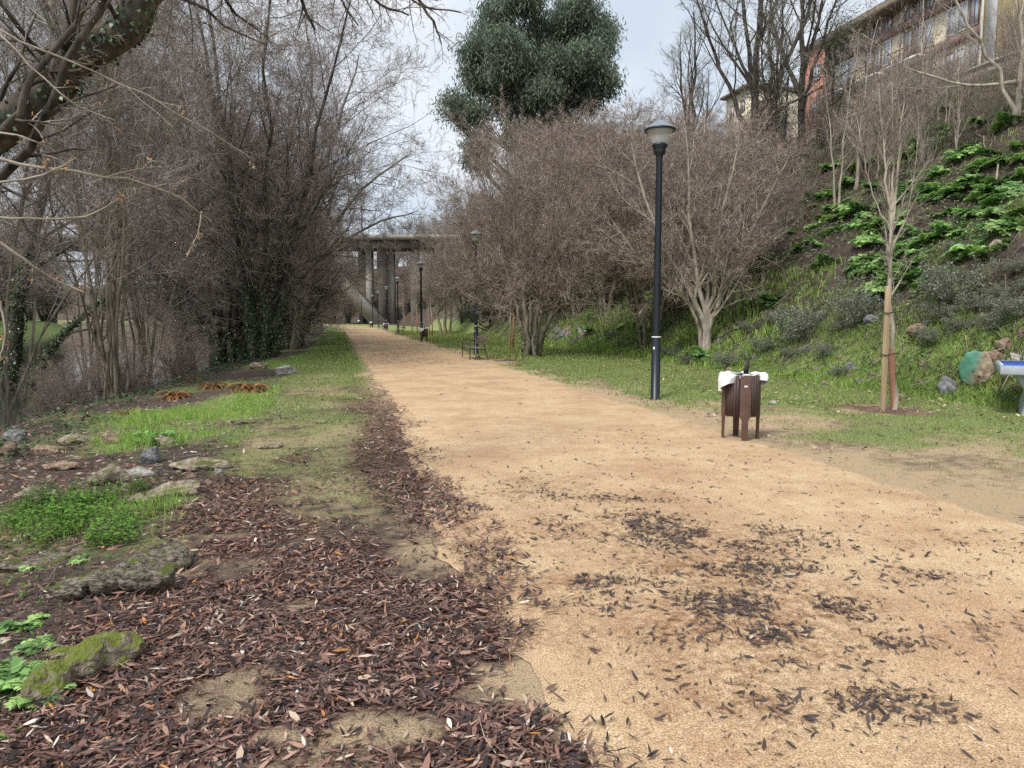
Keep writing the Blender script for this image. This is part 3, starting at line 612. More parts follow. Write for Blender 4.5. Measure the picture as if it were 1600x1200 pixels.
# --- slender trees / saplings of the slope
SL = [lv(9, .3, .98, 30, .36, 6, .07, .06, .42), lv(6, .2, 1, 34, .45, 4, .1, .07, .55, .004), lv(6, .15, 1, 34, .5, 3, .12, .08, .7, .003)]
def slim(n, H, r, sp, seed): return vase(n, H, sp, r, .06, seed, .4)
p1 = tree('slender_tree', hit(1308, 322), 'twin stemmed slender grey tree on the green slope', slim(2, 6.5, .075, .7, 11), SL, 1, TW, 'bark_pale', None, (1500, .05, BUD))
p2 = tree('slender_tree', hit(1334, 300), 'single straight pale stem beside the twin stemmed tree on the slope', slim(1, 7.5, .1, .5, 12), SL, 1, TW, 'bark_pale', None, (900, .05, BUD))
p3 = tree('scrub_tree', hit(1395, 300), 'many stemmed bare scrub tree behind the staked young tree', slim(6, 5.5, .05, 1.5, 13), SL, 1, TW, 'bark', None, (3000, .05, BUD))
dup(p2, hit(1443, 255), 'pale straight tree trunk rising in front of the brown apartment block', 2., 1.15)
g = hit(1590, 190); tree('leaning_tree', g, 'pale leaning bare tree at the upper right beneath the yellow house', [([(0, 0, -.3), (-.6, 0, 1.4), (-1.5, 0, 2.6), (-2.3, .1, 4.2), (-2.4, .2, 6.5)], .065, .015), ([(0, .1, -.3), (.1, .1, 2), (-.1, .2, 4), (-.3, .3, 7.5)], .08, .02), ([(0, .1, 1.2), (-1.3, .1, 1.1), (-3.2, .2, 1.6), (-4.8, .2, 2.7)], .06, .015)], SL, 1, TW, 'bark_pale')
lab = 'thin bare tree in the scrub along the top of the embankment'
rr = random.Random(3)
for k in range(135):
    px = rr.uniform(1040, 1640); d = rr.uniform(21, 62)
    dx = (px-800)/FP; t = T(dx*d, d)
    if not (20 < t < 41): continue
    dup(rr.choice([p1, p2, p3, p3]), GP(dx*d, d), lab, rr.uniform(0, 6), rr.uniform(.55, .95)*(.85 if px < 1280 else .62), THICK)

# --- tall bare trees against the sky
TB = [lv(10, .3, .97, 36, .4, 7, .09, .05, .45), lv(7, .2, 1, 38, .42, 5, .12, .05, .55, .006), lv(6, .15, 1, 38, .48, 4, .14, .06, .6, .006), lv(3, .1, 1, 36, .55, 3, .14, .08, .7, .005)]
g = GP((1165-800)/FP*36, 36.)
t1 = tree('tall_bare_tree', g, 'tall bare tree with dark forking limbs standing above the thicket', [([(0, 0, -.3), (0, 0, 3), (.1, 0, 7), (.4, .2, 11), (.8, .2, 15)], .26, .04), ([(0, 0, 3.5), (-1, .3, 6), (-2.2, .5, 8.8), (-3.2, .3, 12)], .13, .02), ([(0, 0, 4.2), (1.3, 0, 6.8), (2.4, -.3, 9.5), (2.8, -.2, 13)], .15, .03), ([(.05, 0, 5.5), (-.5, -.4, 8), (-.9, -.7, 11), (-1.2, -.6, 14)], .12, .03)], TB, 2, TWG, 'bark_dark')
g = GP((1240-800)/FP*40, 40.); dup(t1, g, 'second tall bare tree, between the dark forked tree and the brown apartment block', 2.2, .9)
dup(t1, GP((1075-800)/FP*46, 46.), 'third tall bare tree, half hidden behind the reddish thicket', 4.2, .8)
dup(t1, GP((1190-800)/FP*33, 33.), 'smaller tall bare tree just right of the dark forked one', 1.1, .72)

# --- evergreen trees
def leafy(name, loc, label, lobes, trunk, n_clump, n_leaf, lsize, pal, droop, bark='bark_pale', limb=.1, pitch=.35, spread=.5, cat='tree', asp=.25):
    t = thing(name, loc, label, cat); wood = MB(); cr = MB()
    tp = crom(trunk[0], 14); wood.tube(tp, np.linspace(trunk[1], trunk[2], 14), 10)
    for (c, r, w) in lobes:
        c = np.array(c); j = min(range(14), key=lambda q: abs(tp[q, 2]-(c[2]-np.hypot(*(c[:2]-tp[q, :2]))*.9)))
        lp = crom([tp[j], tp[j]*.5+c*.5+V(0, 0, -.3), c], 7); wood.tube(lp, np.linspace(limb, .03, 7), 5)
        m = int(n_clump*w); dd = unit(m); q = c+dd*(R.random((m, 1))**.45)*np.array(r); 
        wood.tube(np.stack([np.repeat(lp[4][None], m, 0), (lp[4]+q)/2+V(0, 0, .1), q], 1)[::3], np.tile([.025, .015, .008], (len(q[::3]), 1)), 3)
        for p in q:
            pp = p+R.normal(0, spread, (n_leaf, 3))*V(1, 1, .75); d = unit(n_leaf)+V(0, 0, -droop)
            leaves(cr, pp, d, unit(n_leaf)+V(0, 0, .3), R.uniform(.7, 1.3, n_leaf)*lsize, lsize*asp, pick(pal, n_leaf, None, .3), simple=True)
    wood.build('trunk', bark, t, smooth=True); cr.build('crown', 'leaf', t); return t
ed = 54.; gb = GP((835-800)/FP*ed, ed)
lob = []
for (px, py, rx, ry, dd) in [(745, 75, 26, 30, 0), (770, 25, 35, 32, 1), (830, 5, 38, 28, -1), (862, 62, 38, 34, 1.5), (905, 30, 35, 35, 0), (935, 70, 24, 36, 0), (945, 125, 14, 30, -.5), (800, 85, 38, 34, -1.5), (750, 130, 30, 26, .5), (712, 158, 14, 14, 0), (738, 180, 24, 24, 0), (745, 225, 18, 26, 0), (790, 150, 40, 36, 1), (850, 140, 26, 28, -1), (905, 140, 30, 34, .5), (880, 195, 30, 26, 1), (815, 215, 26, 26, 0), (742, 250, 12, 20, 0), (760, 105, 22, 22, 1), (880, 235, 20, 20, 0), (915, 100, 28, 30, -1), (935, 40, 22, 20, 1), (700, 178, 7, 8, 0)]:
    c = P(px, py, ed+dd*1.3)-gb; k = ed/FP; lob.append((c, (rx*k*.8, rx*k*.8, ry*k*.86), rx*ry/1400))
sub = []
for c, r, w_ in lob:
    for q in range(4):
        o_ = unit(1)[0]*np.array(r)*random.uniform(.35, .95); f_ = random.uniform(.5, .8); sub.append((c+o_*.85, (r[0]*f_, r[1]*f_, r[2]*f_), w_*.4))
for (px, py) in [(850, 110), (842, 50), (822, 160), (870, 95), (812, 105), (850, 205), (865, 150)]:
    sub.append((P(px, py, ed+random.uniform(-1.5, 1.5))-gb, (.95, 1.0, 1.1), .5))
lob = sub
tr = [P(835, 490, ed)-gb, P(838, 380, ed)-gb, P(845, 250, ed)-gb, P(850, 130, ed)-gb, P(848, 40, ed)-gb]; tr[0] = V(0, 0, -.4)
leafy('evergreen_tree', gb, 'huge dark leafy evergreen tree towering over the bare thicket', lob, (tr, .5, .08), 96, 56, .33, [(.15, .185, .13), (.175, .215, .15), (.2, .24, .175), (.13, .16, .115)], 1.2, bark='bark', limb=.08, spread=.5)
OL = [(.07, .1, .05), (.1, .13, .07), (.14, .16, .09), (.05, .07, .035)]
for (px, py, H_, lb, d) in [(1285, 240, 6.5, 'dark olive green bushy evergreen left of the brown apartment block', 42), (1215, 270, 5.5, 'smaller dark evergreen bush beside the tall bare tree', 38)]:
    g = GP((px-800)/FP*d, d)
    leafy('evergreen_bush', g, lb, [((random.uniform(-1.2, 1.2), random.uniform(-1, 1), z), (1.3, 1.3, 1.2), 1) for z in np.linspace(1.5, H_, 6)], ([(0, 0, -.3), (0, 0, H_*.4), (.1, 0, H_)], .14, .03), 26, 34, .16, OL, .2, 'bark_dark', .05, spread=.32)
g = hit(765, 512); leafy('evergreen_shrub', g, 'dark ivy covered mound of shrub behind the second street lamp', [((random.uniform(-1.8, 1.8), random.uniform(-1, 1), random.uniform(.6, 2.2)), (1.2, 1.2, .9), 1) for z in range(7)], ([(0, 0, -.3), (0, 0, 1.2), (.1, 0, 2.2)], .12, .03), 26, 34, .13, [(.02, .045, .02), (.03, .06, .03), (.05, .085, .04)], .2, 'bark_dark', .05, spread=.3)

# --- riverside trees on the left
RV = [lv(14, .22, .98, 44, .36, 7, .11, .035, .4), lv(10, .12, 1, 46, .44, 6, .14, .03, .45), lv(8, .1, 1, 44, .48, 4, .15, .06, .55, .0075), lv(5, .1, 1, 40, .6, 3, .16, .1, .65, .0062)]
LB = [(.35, .18, .1), (.2, .12, .09), (.3, .22, .16), (.5, .27, .1), (.26, .3, .2)]
r1 = tree('riverside_tree', hit(412, 560), 'ivy clad bare tree with forking trunk nearest the grass verge', vase(6, 16, 4.8, .22, .35, 21), RV, 2, TW, 'bark_dark', (1500, 3.0, .1, .09), (10000, .06, LB))
r2 = tree('riverside_tree', hit(288, 560), 'leftmost ivy wrapped bare tree of the clump on the river edge', vase(6, 15.5, 5.0, .2, .3, 22), RV, 2, TWR, 'bark_dark', (1900, 3.8, .1, .1), (10000, .06, LB))
RG = 'bare trees in a clump along the river edge'
dup(r1, hit(345, 562), 'ivy wrapped bare tree in the middle of the river edge clump', 2.1, .95, RG)
dup(r2, hit(372, 558), 'slightly slimmer ivy wrapped bare tree beside the middle one of the clump', 4.4, .85, RG)
dup(r1, hit(462, 541), 'smaller bare tree just right of the ivy clump where the verge narrows', 3.5, .62, RG)
lab = 'bare tree in the row of trees along the river bank'
for k, (t, d, sc, s) in enumerate([(-5.4, 37, 1.05, 1), (-4.6, 41, 1.05, 2), (-4.2, 47, 1., 1), (-4.6, 54, 1., 2), (-4, 62, .95, 1), (-4.4, 71, .95, 2), (-3.8, 80, .9, 1), (-4.2, 92, .9, 2), (-4, 104, .95, 1), (-5, 118, .95, 2), (-5, 135, 1., 1), (-6, 150, 1., 2)]):
    dup([r1, r2][s-1], GP(float(X(t, d)), d), lab, k*1.7, sc, RG)
# yellowish half leafed tree far down on the left
g = hit(503, 517, 60); dd = g[1]
leafy('yellowing_tree', g, 'small tree with yellow green leaves and pale trunk at the far left of the path', [((random.uniform(-2.4, 1.2), random.uniform(-1.5, 1.5), z), (1.6, 1.6, 1.1), 1) for z in np.linspace(3.2, 8, 8)], ([(0, 0, -.3), (-.15, 0, 3), (-.7, 0, 7.5)], .22, .05), 26, 14, .2, [(.22, .2, .06), (.16, .15, .05), (.28, .24, .1)], .3, 'bark_pale', .07, spread=.45)
# ivy trunk at the left edge with a long leaning limb
b0 = hit(12, 640); L_ = lambda px, py, d: P(px, py, d)-b0
dd = b0[1]
stm = [([V(-.2, 0, -.4), L_(25, 540, dd), L_(35, 430, dd-.2), L_(62, 330, dd-.1), L_(90, 220, dd+.2), L_(110, 60, dd+.8), L_(150, -120, dd+1)], .27, .1),
       ([V(.05, 0, -.4), L_(55, 580, dd), L_(110, 510, dd+.1), L_(185, 440, dd+.3), L_(250, 385, dd+.6), L_(310, 330, dd+1), L_(400, 250, dd+1.6)], .15, .035),
       ([V(-.3, 0, -.4), L_(-40, 500, dd), L_(-90, 330, dd), L_(-140, 100, dd-.5)], .25, .1)]
NV = [lv(15, .3, .97, 50, .36, 7, .13, .0, .4), lv(9, .15, 1, 48, .44, 6, .15, .0, .5), lv(8, .12, 1, 46, .48, 4, .17, .02, .55, .0045), lv(6, .1, 1, 44, .55, 3, .18, .05, .65, .0036)]
tree('ivy_tree', b0, 'thick ivy covered trunk at the left edge with a long mossy limb leaning right', stm, NV, 2, TWG, 'bark_dark', (5200, 6.5, .085, .11), (6000, .04, LB), K0=16)
# multi stemmed clump on the bank
b1 = hit(140, 612); st = []
for (px, py, r) in [(60, 130, .07), (95, 50, .06), (150, -100, .07), (165, 20, .06), (215, 230, .05), (255, 330, .05), (110, -60, .06), (235, 120, .055), (200, -80, .06), (20, 250, .05), (-10, 60, .05), (270, 40, .05), (180, 300, .04)]:
    e = P(px, py, b1[1]+random.uniform(-1.5, 2))-b1; bx = random.uniform(-.35, .35)
    st.append(([(bx, random.uniform(-.2, .2), -.3), V(bx, 0, 0)+e*V(.22, .3, .28), e*V(.62, .6, .6), e], r*.8, .015))
MS = [lv(12, .36, .98, 40, .26, 6, .12, .03, .45), lv(9, .15, 1, 44, .5, 5, .15, .03, .5, .005), lv(8, .12, 1, 44, .52, 4, .17, .03, .6, .0042), lv(3, .12, 1, 42, .55, 3, .17, .04, .65, .0036)]
ms = tree('multistem_tree', b1, 'clump of thin bare stems fanning up from the river bank edge', st, MS, 1, TW, 'bark', None, (3500, .035, LB))
for k, (t, d, sc, rz, lb) in enumerate([(-6., 19.5, .95, 2., 'second clump of thin bare stems, between the fanning clump and the ivy trees'), (-6.3, 24, .9, 5., 'thin bare stems at the water edge left of the ivy clump'), (-7., 15, .8, 4., 'low fan of thin bare stems in the gap behind the fanning clump')]): dup(ms, GP(float(X(t, d)), d), lb, rz, sc)
# tree arching out over the verge
b3 = hit(455, 546); A_ = lambda px, py, d: P(px, py, d)-b3; d3 = b3[1]
tree('arching_tree', b3, 'bare tree arching its branches right over the grass verge toward the path', [([(0, 0, -.3), A_(475, 470, d3), A_(510, 370, d3), A_(575, 290, d3+.5), A_(640, 240, d3+1)], .16, .03), ([(0, .1, -.3), A_(480, 440, d3), A_(530, 380, d3-.5), A_(600, 345, d3-1), A_(655, 330, d3-1.5)], .12, .02), ([(.05, 0, -.3), A_(470, 420, d3), A_(500, 280, d3+1), A_(540, 160, d3+2), A_(560, 90, d3+2)], .14, .03), ([(0, .1, -.3), A_(465, 430, d3+.5), A_(480, 300, d3+2), A_(485, 130, d3+3), A_(480, 10, d3+3)], .14, .03)],
     [lv(13, .25, .98, 46, .36, 6, .13, .02, .42), lv(9, .12, 1, 46, .44, 5, .15, .03, .5), lv(8, .1, 1, 44, .5, 4, .17, .05, .55, .007), lv(5, .1, 1, 42, .6, 3, .18, .06, .65, .006)], 2, TW, 'bark', (900, 2.4, .09, .06), (4000, .05, LB))
for k, (t, d, sc) in enumerate([(-6.5, 17.3, .24), (-6.3, 21.5, .32), (-6., 27, .42), (-7.2, 20, .34), (-7.4, 13.2, .22), (-7.5, 25, .4)]): dup(s2, GP(float(X(t, d)), d), 'low twiggy bush leaning over the water at the bank edge', k*1.4, sc, 'bushes over the water')
# near tree whose limbs cross the upper left of the view
b2 = GP(-6.2, 3.2); N_ = lambda px, py, d: P(px, py, d)-b2
stm = [([V(0, 0, -.4), V(.1, .3, 1.2), N_(-260, 380, 5.0), N_(-70, 260, 5.2), N_(60, 150, 5.2), N_(160, 70, 5.2), N_(250, -35, 5.2), N_(380, -180, 5.6)], .165, .09)]
wood, tw, al, Ps, Rs = tree_geo(stm, [lv(9, .45, .98, 50, .16, 6, .16, .06, .16), lv(8, .2, 1, 45, .5, 5, .15, .05, .5), lv(7, .12, 1, 45, .5, 4, .17, .05, .55, .0022), lv(5, .1, 1, 42, .5, 3, .18, .05, .6, .0016)], 1, 18, .02, TWG, 12)
nb = MB()
pw = MB()
def limb(pts, r0, r1, lvls, m=nb, pal=TW, wood=wood):
    w2, t2, a2, _, _ = tree_geo([(pts, r0, r1)], lvls, 1, 12, .03, pal, 6)
    wood.v += w2.v; wood.f += [f+wood.n for f in w2.f]; wood.c += w2.c; wood.n += w2.n
    tw.v += t2.v; tw.f += [f+tw.n for f in t2.f]; tw.c += t2.c; tw.n += t2.n
    bits(tw, a2[-1], 45, .02, LB)
SP = [lv(7, .2, .97, 42, .3, 5, .12, -.02, .5, .003), lv(5, .2, 1, 42, .5, 4, .15, 0, .6, .002), lv(4, .2, 1, 40, .5, 3, .15, 0, .6, .0016)]
for pts, r0 in [([N_(-60, 330, 5.2), N_(20, 260, 5.1), N_(70, 190, 4.9), N_(110, 90, 4.8), N_(170, -20, 4.8)], .045), ([N_(-30, 250, 4.9), N_(25, 180, 4.8), N_(60, 110, 4.8), N_(120, 30, 4.8), N_(140, -40, 4.8)], .035), ([N_(60, 150, 5.2), N_(105, 60, 5.1), N_(118, -30, 5.1)], .05), ([N_(30, 140, 5.), N_(100, 100, 5), N_(190, -30, 5)], .02)]: limb(pts, r0*.75, r0*.4, SP)
pale = []
for pts, r0 in [([N_(-40, 25, 3.6), N_(60, 80, 3.7), N_(160, 118, 3.9), N_(290, 185, 4.2), N_(400, 250, 4.5)], .006), ([N_(-30, 205, 3.8), N_(30, 212, 3.8), N_(85, 235, 3.9)], .006), ([N_(-40, 248, 3.3), N_(60, 262, 3.4), N_(185, 280, 3.6), N_(260, 300, 3.9), N_(335, 345, 4.2)], .008), ([N_(-30, 290, 3.3), N_(60, 275, 3.3), N_(120, 247, 3.4)], .006),
                ([N_(-40, 338, 3.3), N_(60, 342, 3.4), N_(140, 335, 3.5), N_(187, 310, 3.6)], .006), ([N_(-40, 355, 3.1), N_(30, 400, 3.2), N_(80, 435, 3.3), N_(132, 457, 3.4)], .008), ([N_(315, 330, 4.2), N_(310, 360, 4.2), N_(292, 402, 4.2)], .004), ([N_(-20, 30, 4.4), N_(100, 150, 4.5), N_(180, 190, 4.7)], .006), ([N_(0, 470, 3.3), N_(8, 520, 3.3), N_(0, 560, 3.3)], .005)]:
    limb(pts, r0, r0*.5, [lv(3, .4, .97, 38, .22, 4, .14, 0, .55, .002), lv(2, .3, 1, 40, .5, 3, .1, 0, .6, .0015)], pal=[(.6, .54, .46), (.5, .44, .36)], wood=pw)
for pts, r0 in [([N_(380, -180, 5.6), N_(470, -90, 6.4), N_(600, -40, 7), N_(700, -25, 7.5)], .04), ([N_(380, -180, 5.6), N_(440, -90, 6), N_(470, -5, 6.3), N_(492, 48, 6.4)], .03), ([N_(560, -90, 7), N_(640, -20, 7.2), N_(680, 40, 7.3), N_(690, 70, 7.3)], .02), ([N_(440, -110, 6.2), N_(540, -40, 6.4), N_(600, 10, 6.5), N_(640, 20, 6.6)], .02), ([N_(420, -150, 6), N_(510, -60, 6.6), N_(535, 5, 6.8), N_(560, 40, 6.8)], .02), ([N_(560, -120, 6.6), N_(610, -50, 6.6), N_(650, 5, 6.8), N_(720, 20, 7)], .018), ([N_(380, -150, 5.6), N_(330, -60, 5.8), N_(360, 10, 6), N_(420, 60, 6.3)], .02)]: limb(pts, r0, r0*.35, SP)
nt_ = thing('near_tree', b2, 'near tree with a thick mossy dark limb slanting across the upper left corner', 'tree')
wood.build('trunk', 'bark_dark', nt_, smooth=True); pw.build('branch', 'bark_pale', nt_, smooth=True); tw.build('crown', 'twig', nt_); ivy(Ps, Rs, 2600, 9, .035, .03).build('ivy', 'ivy', nt_)

# --- far trees: opposite bank, round and beyond the bridge
RF = 'bare trees on the far side of the river'; rr = random.Random(8)
for k in range(44):
    t = rr.uniform(-62, -48.5); y = 14+k*4; dup([r1, r2][k % 2], GP(float(X(t, y)), y), 'hazy bare tree on the opposite river bank', rr.uniform(0, 6), rr.uniform(.85, 1.35), RF)
RB = 'trees round the foot of the bridge'
for k in range(64):
    y = rr.uniform(80, 235) if k < 30 else rr.uniform(162, 235); t = rr.uniform(12+.2*max(0, y-90), 40+.2*max(0, y-90)) 
    if y > 162: t = rr.uniform(-12, 75)+.1*(y-150)
    dup([s2, s0, r2, s3][k % 4], GP(float(X(t, y)), y), 'bare tree in the hollow round the foot of the concrete bridge', rr.uniform(0, 6), rr.uniform(.7, 1.3)*(.7 if k % 4 == 2 else 1)*(1.3 if y > 162 else 1), RB)
# ------------------------------------------------------------------ street lamps
def make_lamp(loc, label, sticker=False):
    t = thing('street_lamp', loc, label, 'street lamp', 'street lamps along the path')
    MB().lathe([(.10, -.1), (.10, .02), (.083, .03), (.083, 1.12), (.078, 1.135)], 20).build('pole_base', 'black_paint', t, True)
    MB().lathe([(.0835, 1.125), (.086, 1.128), (.086, 1.143), (.066, 1.146)], 20).build('ring', 'white_paint', t, True)
    MB().lathe([(.066, 1.14), (.055, 4.28), (.06, 4.3), (.06, 4.34), (.1, 4.36), (.105, 4.42), (.105, 4.45), (.135, 4.5), (.14, 4.53), (.12, 4.54), (.05, 4.54)], 20).build('pole', 'black_paint', t, True)
    if sticker:
        a = math.radians(232); MB().box((math.cos(a)*.0838, math.sin(a)*.0838, .93), (.002, .035, .055), a).build('sticker', 'white_paint', t)
    MB().lathe([(.125, 4.54), (.16, 4.6), (.215, 4.74), (.235, 4.765)], 28).build('lantern_glass', 'lamp_glass', t, True)
    MB().lathe([(.0, 4.7), (.03, 4.68), (.04, 4.62), (.035, 4.55), (0, 4.545)], 12).build('bulb', 'bulb', t, True)
    MB().lathe([(.2, 4.772), (.262, 4.755), (.276, 4.765), (.28, 4.785), (.262, 4.8)], 32).build('rim', 'black_paint', t, True)
    MB().lathe([(.262, 4.8), (.2, 4.845), (.12, 4.905), (.06, 4.94), (.02, 4.952), (0, 4.954)], 32).build('cap', 'metal_cap', t, True)
    return t
lamp = make_lamp(GP((1025-800)/FP*13.25, 13.25), 'tall black street lamp between the bin and the lawn tree', True)
nm = ['second', 'third', 'fourth', 'fifth', 'sixth', 'seventh', 'eighth', 'ninth']
for k, (px, d) in enumerate([(744, 29.7), (659, 46), (622.5, 63.6), (605, 82), (592, 98), (583, 116), (566, 140), (541, 165)]):
    l2 = dup(lamp, GP((px-800)/FP*d, d), nm[k]+' black street lamp along the path'+(', rising behind the bench' if k == 0 else ' counted from the big one'), k*.7)
# ------------------------------------------------------------------ litter bins
def make_bin(loc, label, rz, bagbig=True):
    t = thing('litter_bin', loc, label, 'litter bin', 'litter bins along the path', rz)
    Rr = .21
    for k in range(4):     # wide boards that run down into legs
        a = k*math.pi/2-math.pi/2; c, s = math.cos(a), math.sin(a)
        m = MB(); prof = [(-.045, 0), (.045, 0), (.045, 0)]
        pts = [(-.034, -.02), (.034, -.02), (.038, .25), (.05, .275), (.066, .29), (.066, .80), (-.066, .80), (-.066, .29), (-.05, .275), (-.038, .25)]
        v = []; 
        for off in (Rr-.012, Rr+.012):
            for u, z in pts: v.append((c*off-s*u, s*off+c*u, z))
        n = len(pts); f = [list(range(n))[::-1], list(range(n, 2*n))]
        m.add(v, np.array(f)); m.f.append(np.array([(i, (i+1) % n, n+(i+1) % n, n+i) for i in range(n)])); o = m.build('leg', 'bin_metal', t); bevel(o, .004)
    for q in range(4):
        for j in range(5):
            a = q*math.pi/2-math.pi/2+math.radians(90*(j+1)/6.+(-1+j*.5)*-3.); a = q*math.pi/2-math.pi/2+math.radians(25.5+j*9.75)
            o = MB().box((math.cos(a)*Rr, math.sin(a)*Rr, .545), (.016, .0325, .5), a).build('slat', 'bin_wood', t)
    m = MB().lathe([(.19, .30), (.19, .79), (.186, .79), (.186, .31), (0, .31)], 28); m.build('liner', 'dark_metal', t, True)
    m = MB(); 
    for z in (.33, .77): m.lathe([(.2, z-.012), (.203, z-.012), (.203, z+.012), (.2, z+.012)], 28)
    m.build('hoop', 'dark_metal', t, True)
    MB().box((.075, .06, .885), (.055, .014, .17), .35, tilt=[[1, 0, .12], [0, 1, .1], [0, 0, 1]]).box((.06, .09, .83), (.03, .03, .06)).build('ash_plate', 'dark_metal', t)
    MB().box((-.0, -Rr-.0135, .665), (.042, .003, .024)).build('badge', 'window_white', t)
    # draped bag: rim ring folded over the edge, hanging low on both sides
    nA = 72; rows = 9; v = []
    rs = np.random.default_rng(4)
    for i in range(rows):
        for j in range(nA):
            a = j*2*math.pi/nA; side = max(0, math.cos(a-math.radians(190)))**3*1.7+max(0, math.cos(a-math.radians(12)))**4*1.2
            w = math.sin(a*9+1+i*.5)*.011+math.sin(a*19+i)*.009+.014*math.sin(a*5+2)+rs.normal(0, .0035)
            if i < 3: r = .165+.02*i+w*.4; z = .70+.045*i+.012*math.sin(a*3+.4)+w*.5
            else:
                u = (i-3)/(rows-4); drop = (.015+.13*side)
                r = .215+.005+.045*side*math.sin(min(1, u*1.2)*math.pi*.62)+w*(1+u)*1.4+.008*u; z = .82+.012*math.sin(a*4)+.02*side*math.sin(u*3)-drop*u**1.25+w*.6
                if not side > .04: z = .812+.006*math.sin(a*7)-.02*u; r = .212-.02+.012*u
            v.append((math.cos(a)*r, math.sin(a)*r, z))
    idx = np.arange(rows*nA).reshape(rows, nA); i0 = idx[:-1]; i1 = idx[1:]
    m = MB(); m.add(v, np.stack([i0, np.roll(i0, -1, 1), np.roll(i1, -1, 1), i1], -1).reshape(-1, 4)); o = m.build('bag', 'bag', t, True)
    sd = o.modifiers.new('s', 'SUBSURF'); sd.levels = sd.render_levels = 1
    return t
bn = make_bin(GP((1160-800)/FP*8.95, 8.95), 'large brown slatted litter bin with white bag draped over its rim', math.radians(-3))
dup(bn, GP((663-800)/FP*44.5, 44.5), 'brown litter bin with white liner at the foot of the third lamp', .8)
dup(bn, GP((603.5-800)/FP*76, 76), 'small far litter bin between the fourth and fifth lamps', .2)
dup(bn, GP((581-800)/FP*102, 102), 'tiny far litter bin beside the sixth lamp', 1.2)
dup(bn, GP((562-800)/FP*135, 135), 'tiniest litter bin at the far end of the path', 1.2)
# ------------------------------------------------------------------ benches
def make_bench(loc, label, rz):
    t = thing('park_bench', loc, label, 'bench', 'park benches along the path', rz)   # local: length along y, faces -x
    Ln = 1.75
    for s in (-1, 1):
        y = s*(Ln/2-.08); m = MB()
        m.tube(crom([(-.3, y, -.05), (-.3, y, .4), (-.3, y, .6), (-.24, y, .66), (-.05, y, .665), (.15, y, .64), (.22, y, .63)], 18), np.full(18, .017), 8)
        m.tube(crom([(.36, y, -.05), (.29, y, .2), (.22, y, .42), (.26, y, .62), (.32, y, .84)], 14), np.full(14, .018), 8)
        m.tube(crom([(-.3, y, .37), (-.1, y, .385), (.1, y, .37), (.24, y, .34)], 8), np.full(8, .015), 8)
        m.build('side_frame', 'dark_metal', t, True)
    for x in (-.22, -.09, .04, .16): bevel(MB().box((x, 0, .415-.03*(x+.2)), (.105, Ln, .032)).build('seat_plank', 'bench_wood', t), .006)
    for z, x in ((.6, .245), (.75, .285)): bevel(MB().box((x, 0, z), (.03, Ln, .115), tilt=[[1, 0, .22], [0, 1, 0], [-.22, 0, 1]]).build('back_plank', 'bench_wood', t), .006)
    return t
ra = math.atan(.24)
be = make_bench(GP((741-800)/FP*26.2, 26.2), 'dark park bench with curved metal arms in front of the second lamp', ra)
dup(be, GP((626-800)/FP*60.5, 60.5), 'small distant park bench in front of the fourth lamp', ra)
dup(be, GP((596-800)/FP*86, 86), 'tiny far park bench past the fourth lamp', ra)
# ------------------------------------------------------------------ staked young trees
g = hit(1397, 641); YT = [lv(13, .42, .98, 26, .3, 7, .06, .06, .5), lv(7, .15, 1, 32, .45, 5, .1, .06, .6, .004), lv(5, .1, 1, 32, .5, 4, .1, .08, .7, .003)]
gd = g[1]; q = lambda px, py: P(px, py, gd)-g
yt = tree('young_tree', g, 'young bare tree tied to a pale wooden stake on the lawn', [([(0, 0, -.1), q(1394, 560), q(1391, 450), q(1395, 345), q(1392, 300)], .04, .026), ([q(1395, 345), q(1385, 290), q(1380, 220), q(1372, 130)], .024, .006), ([q(1395, 345), q(1402, 280), q(1408, 200), q(1415, 110)], .022, .006), ([q(1393, 330), q(1396, 250), q(1392, 100)], .02, .005), ([q(1395, 380), q(1418, 330), q(1432, 240), q(1436, 170)], .012, .004), ([q(1393, 360), q(1365, 310), q(1348, 240), q(1338, 180)], .012, .004)], YT, 1, [(.3, .25, .22), (.36, .31, .27), (.24, .19, .16)], 'bark_pale')
MB().tube(crom([(0, 0, 0), q(1394.5, 600), q(1393, 545)], 6), np.full(6, .05), 10).build('trunk_guard', 'stake_red', yt, True)
st = thing('wooden_stake', hit(1379, 644), 'pale square wooden stake supporting the young tree', 'stake')
bevel(MB().box((0, 0, .92), (.066, .066, 2.0), .3).build('post', 'stake', st), .008)
for z in (.88, 1.52): MB().tube(np.array([(math.cos(a)*.055-.0, math.sin(a)*.055, z+.01*math.sin(a)) for a in np.linspace(0, 6.283, 14)]), np.full(14, .008), 5).tube([(.05, -.01, z), (.2, -.04, z+.02)], [.008, .008], 5).build('tie', 'rubber', st, True)
YG = 'young trees with stakes along the far lawn'
def young(px, d, lab, sc, rz, m='stake_red'):
    dup(yt, GP((px-800)/FP*d, d), lab, rz, sc)
    s = thing('wooden_stake', GP((px-800)/FP*d+.18, d), 'wooden stake beside the '+lab, 'stake', 'stakes of the young trees')
    MB().box((0, 0, .8), (.07, .07, 1.7), .3).build('post', m, s)
young(796, 33, 'young tree on the lawn just past the bench', .75, 2.)
young(672, 55, 'young tree beside the third lamp', .8, 1.)
young(643, 74, 'slender young tree right of the fourth lamp', .8, 3.)
young(650, 68, 'reddish guarded young tree between the third and fourth lamps', .8, 4.)
young(631, 86, 'thin young tree behind the distant bench', .8, 5.)
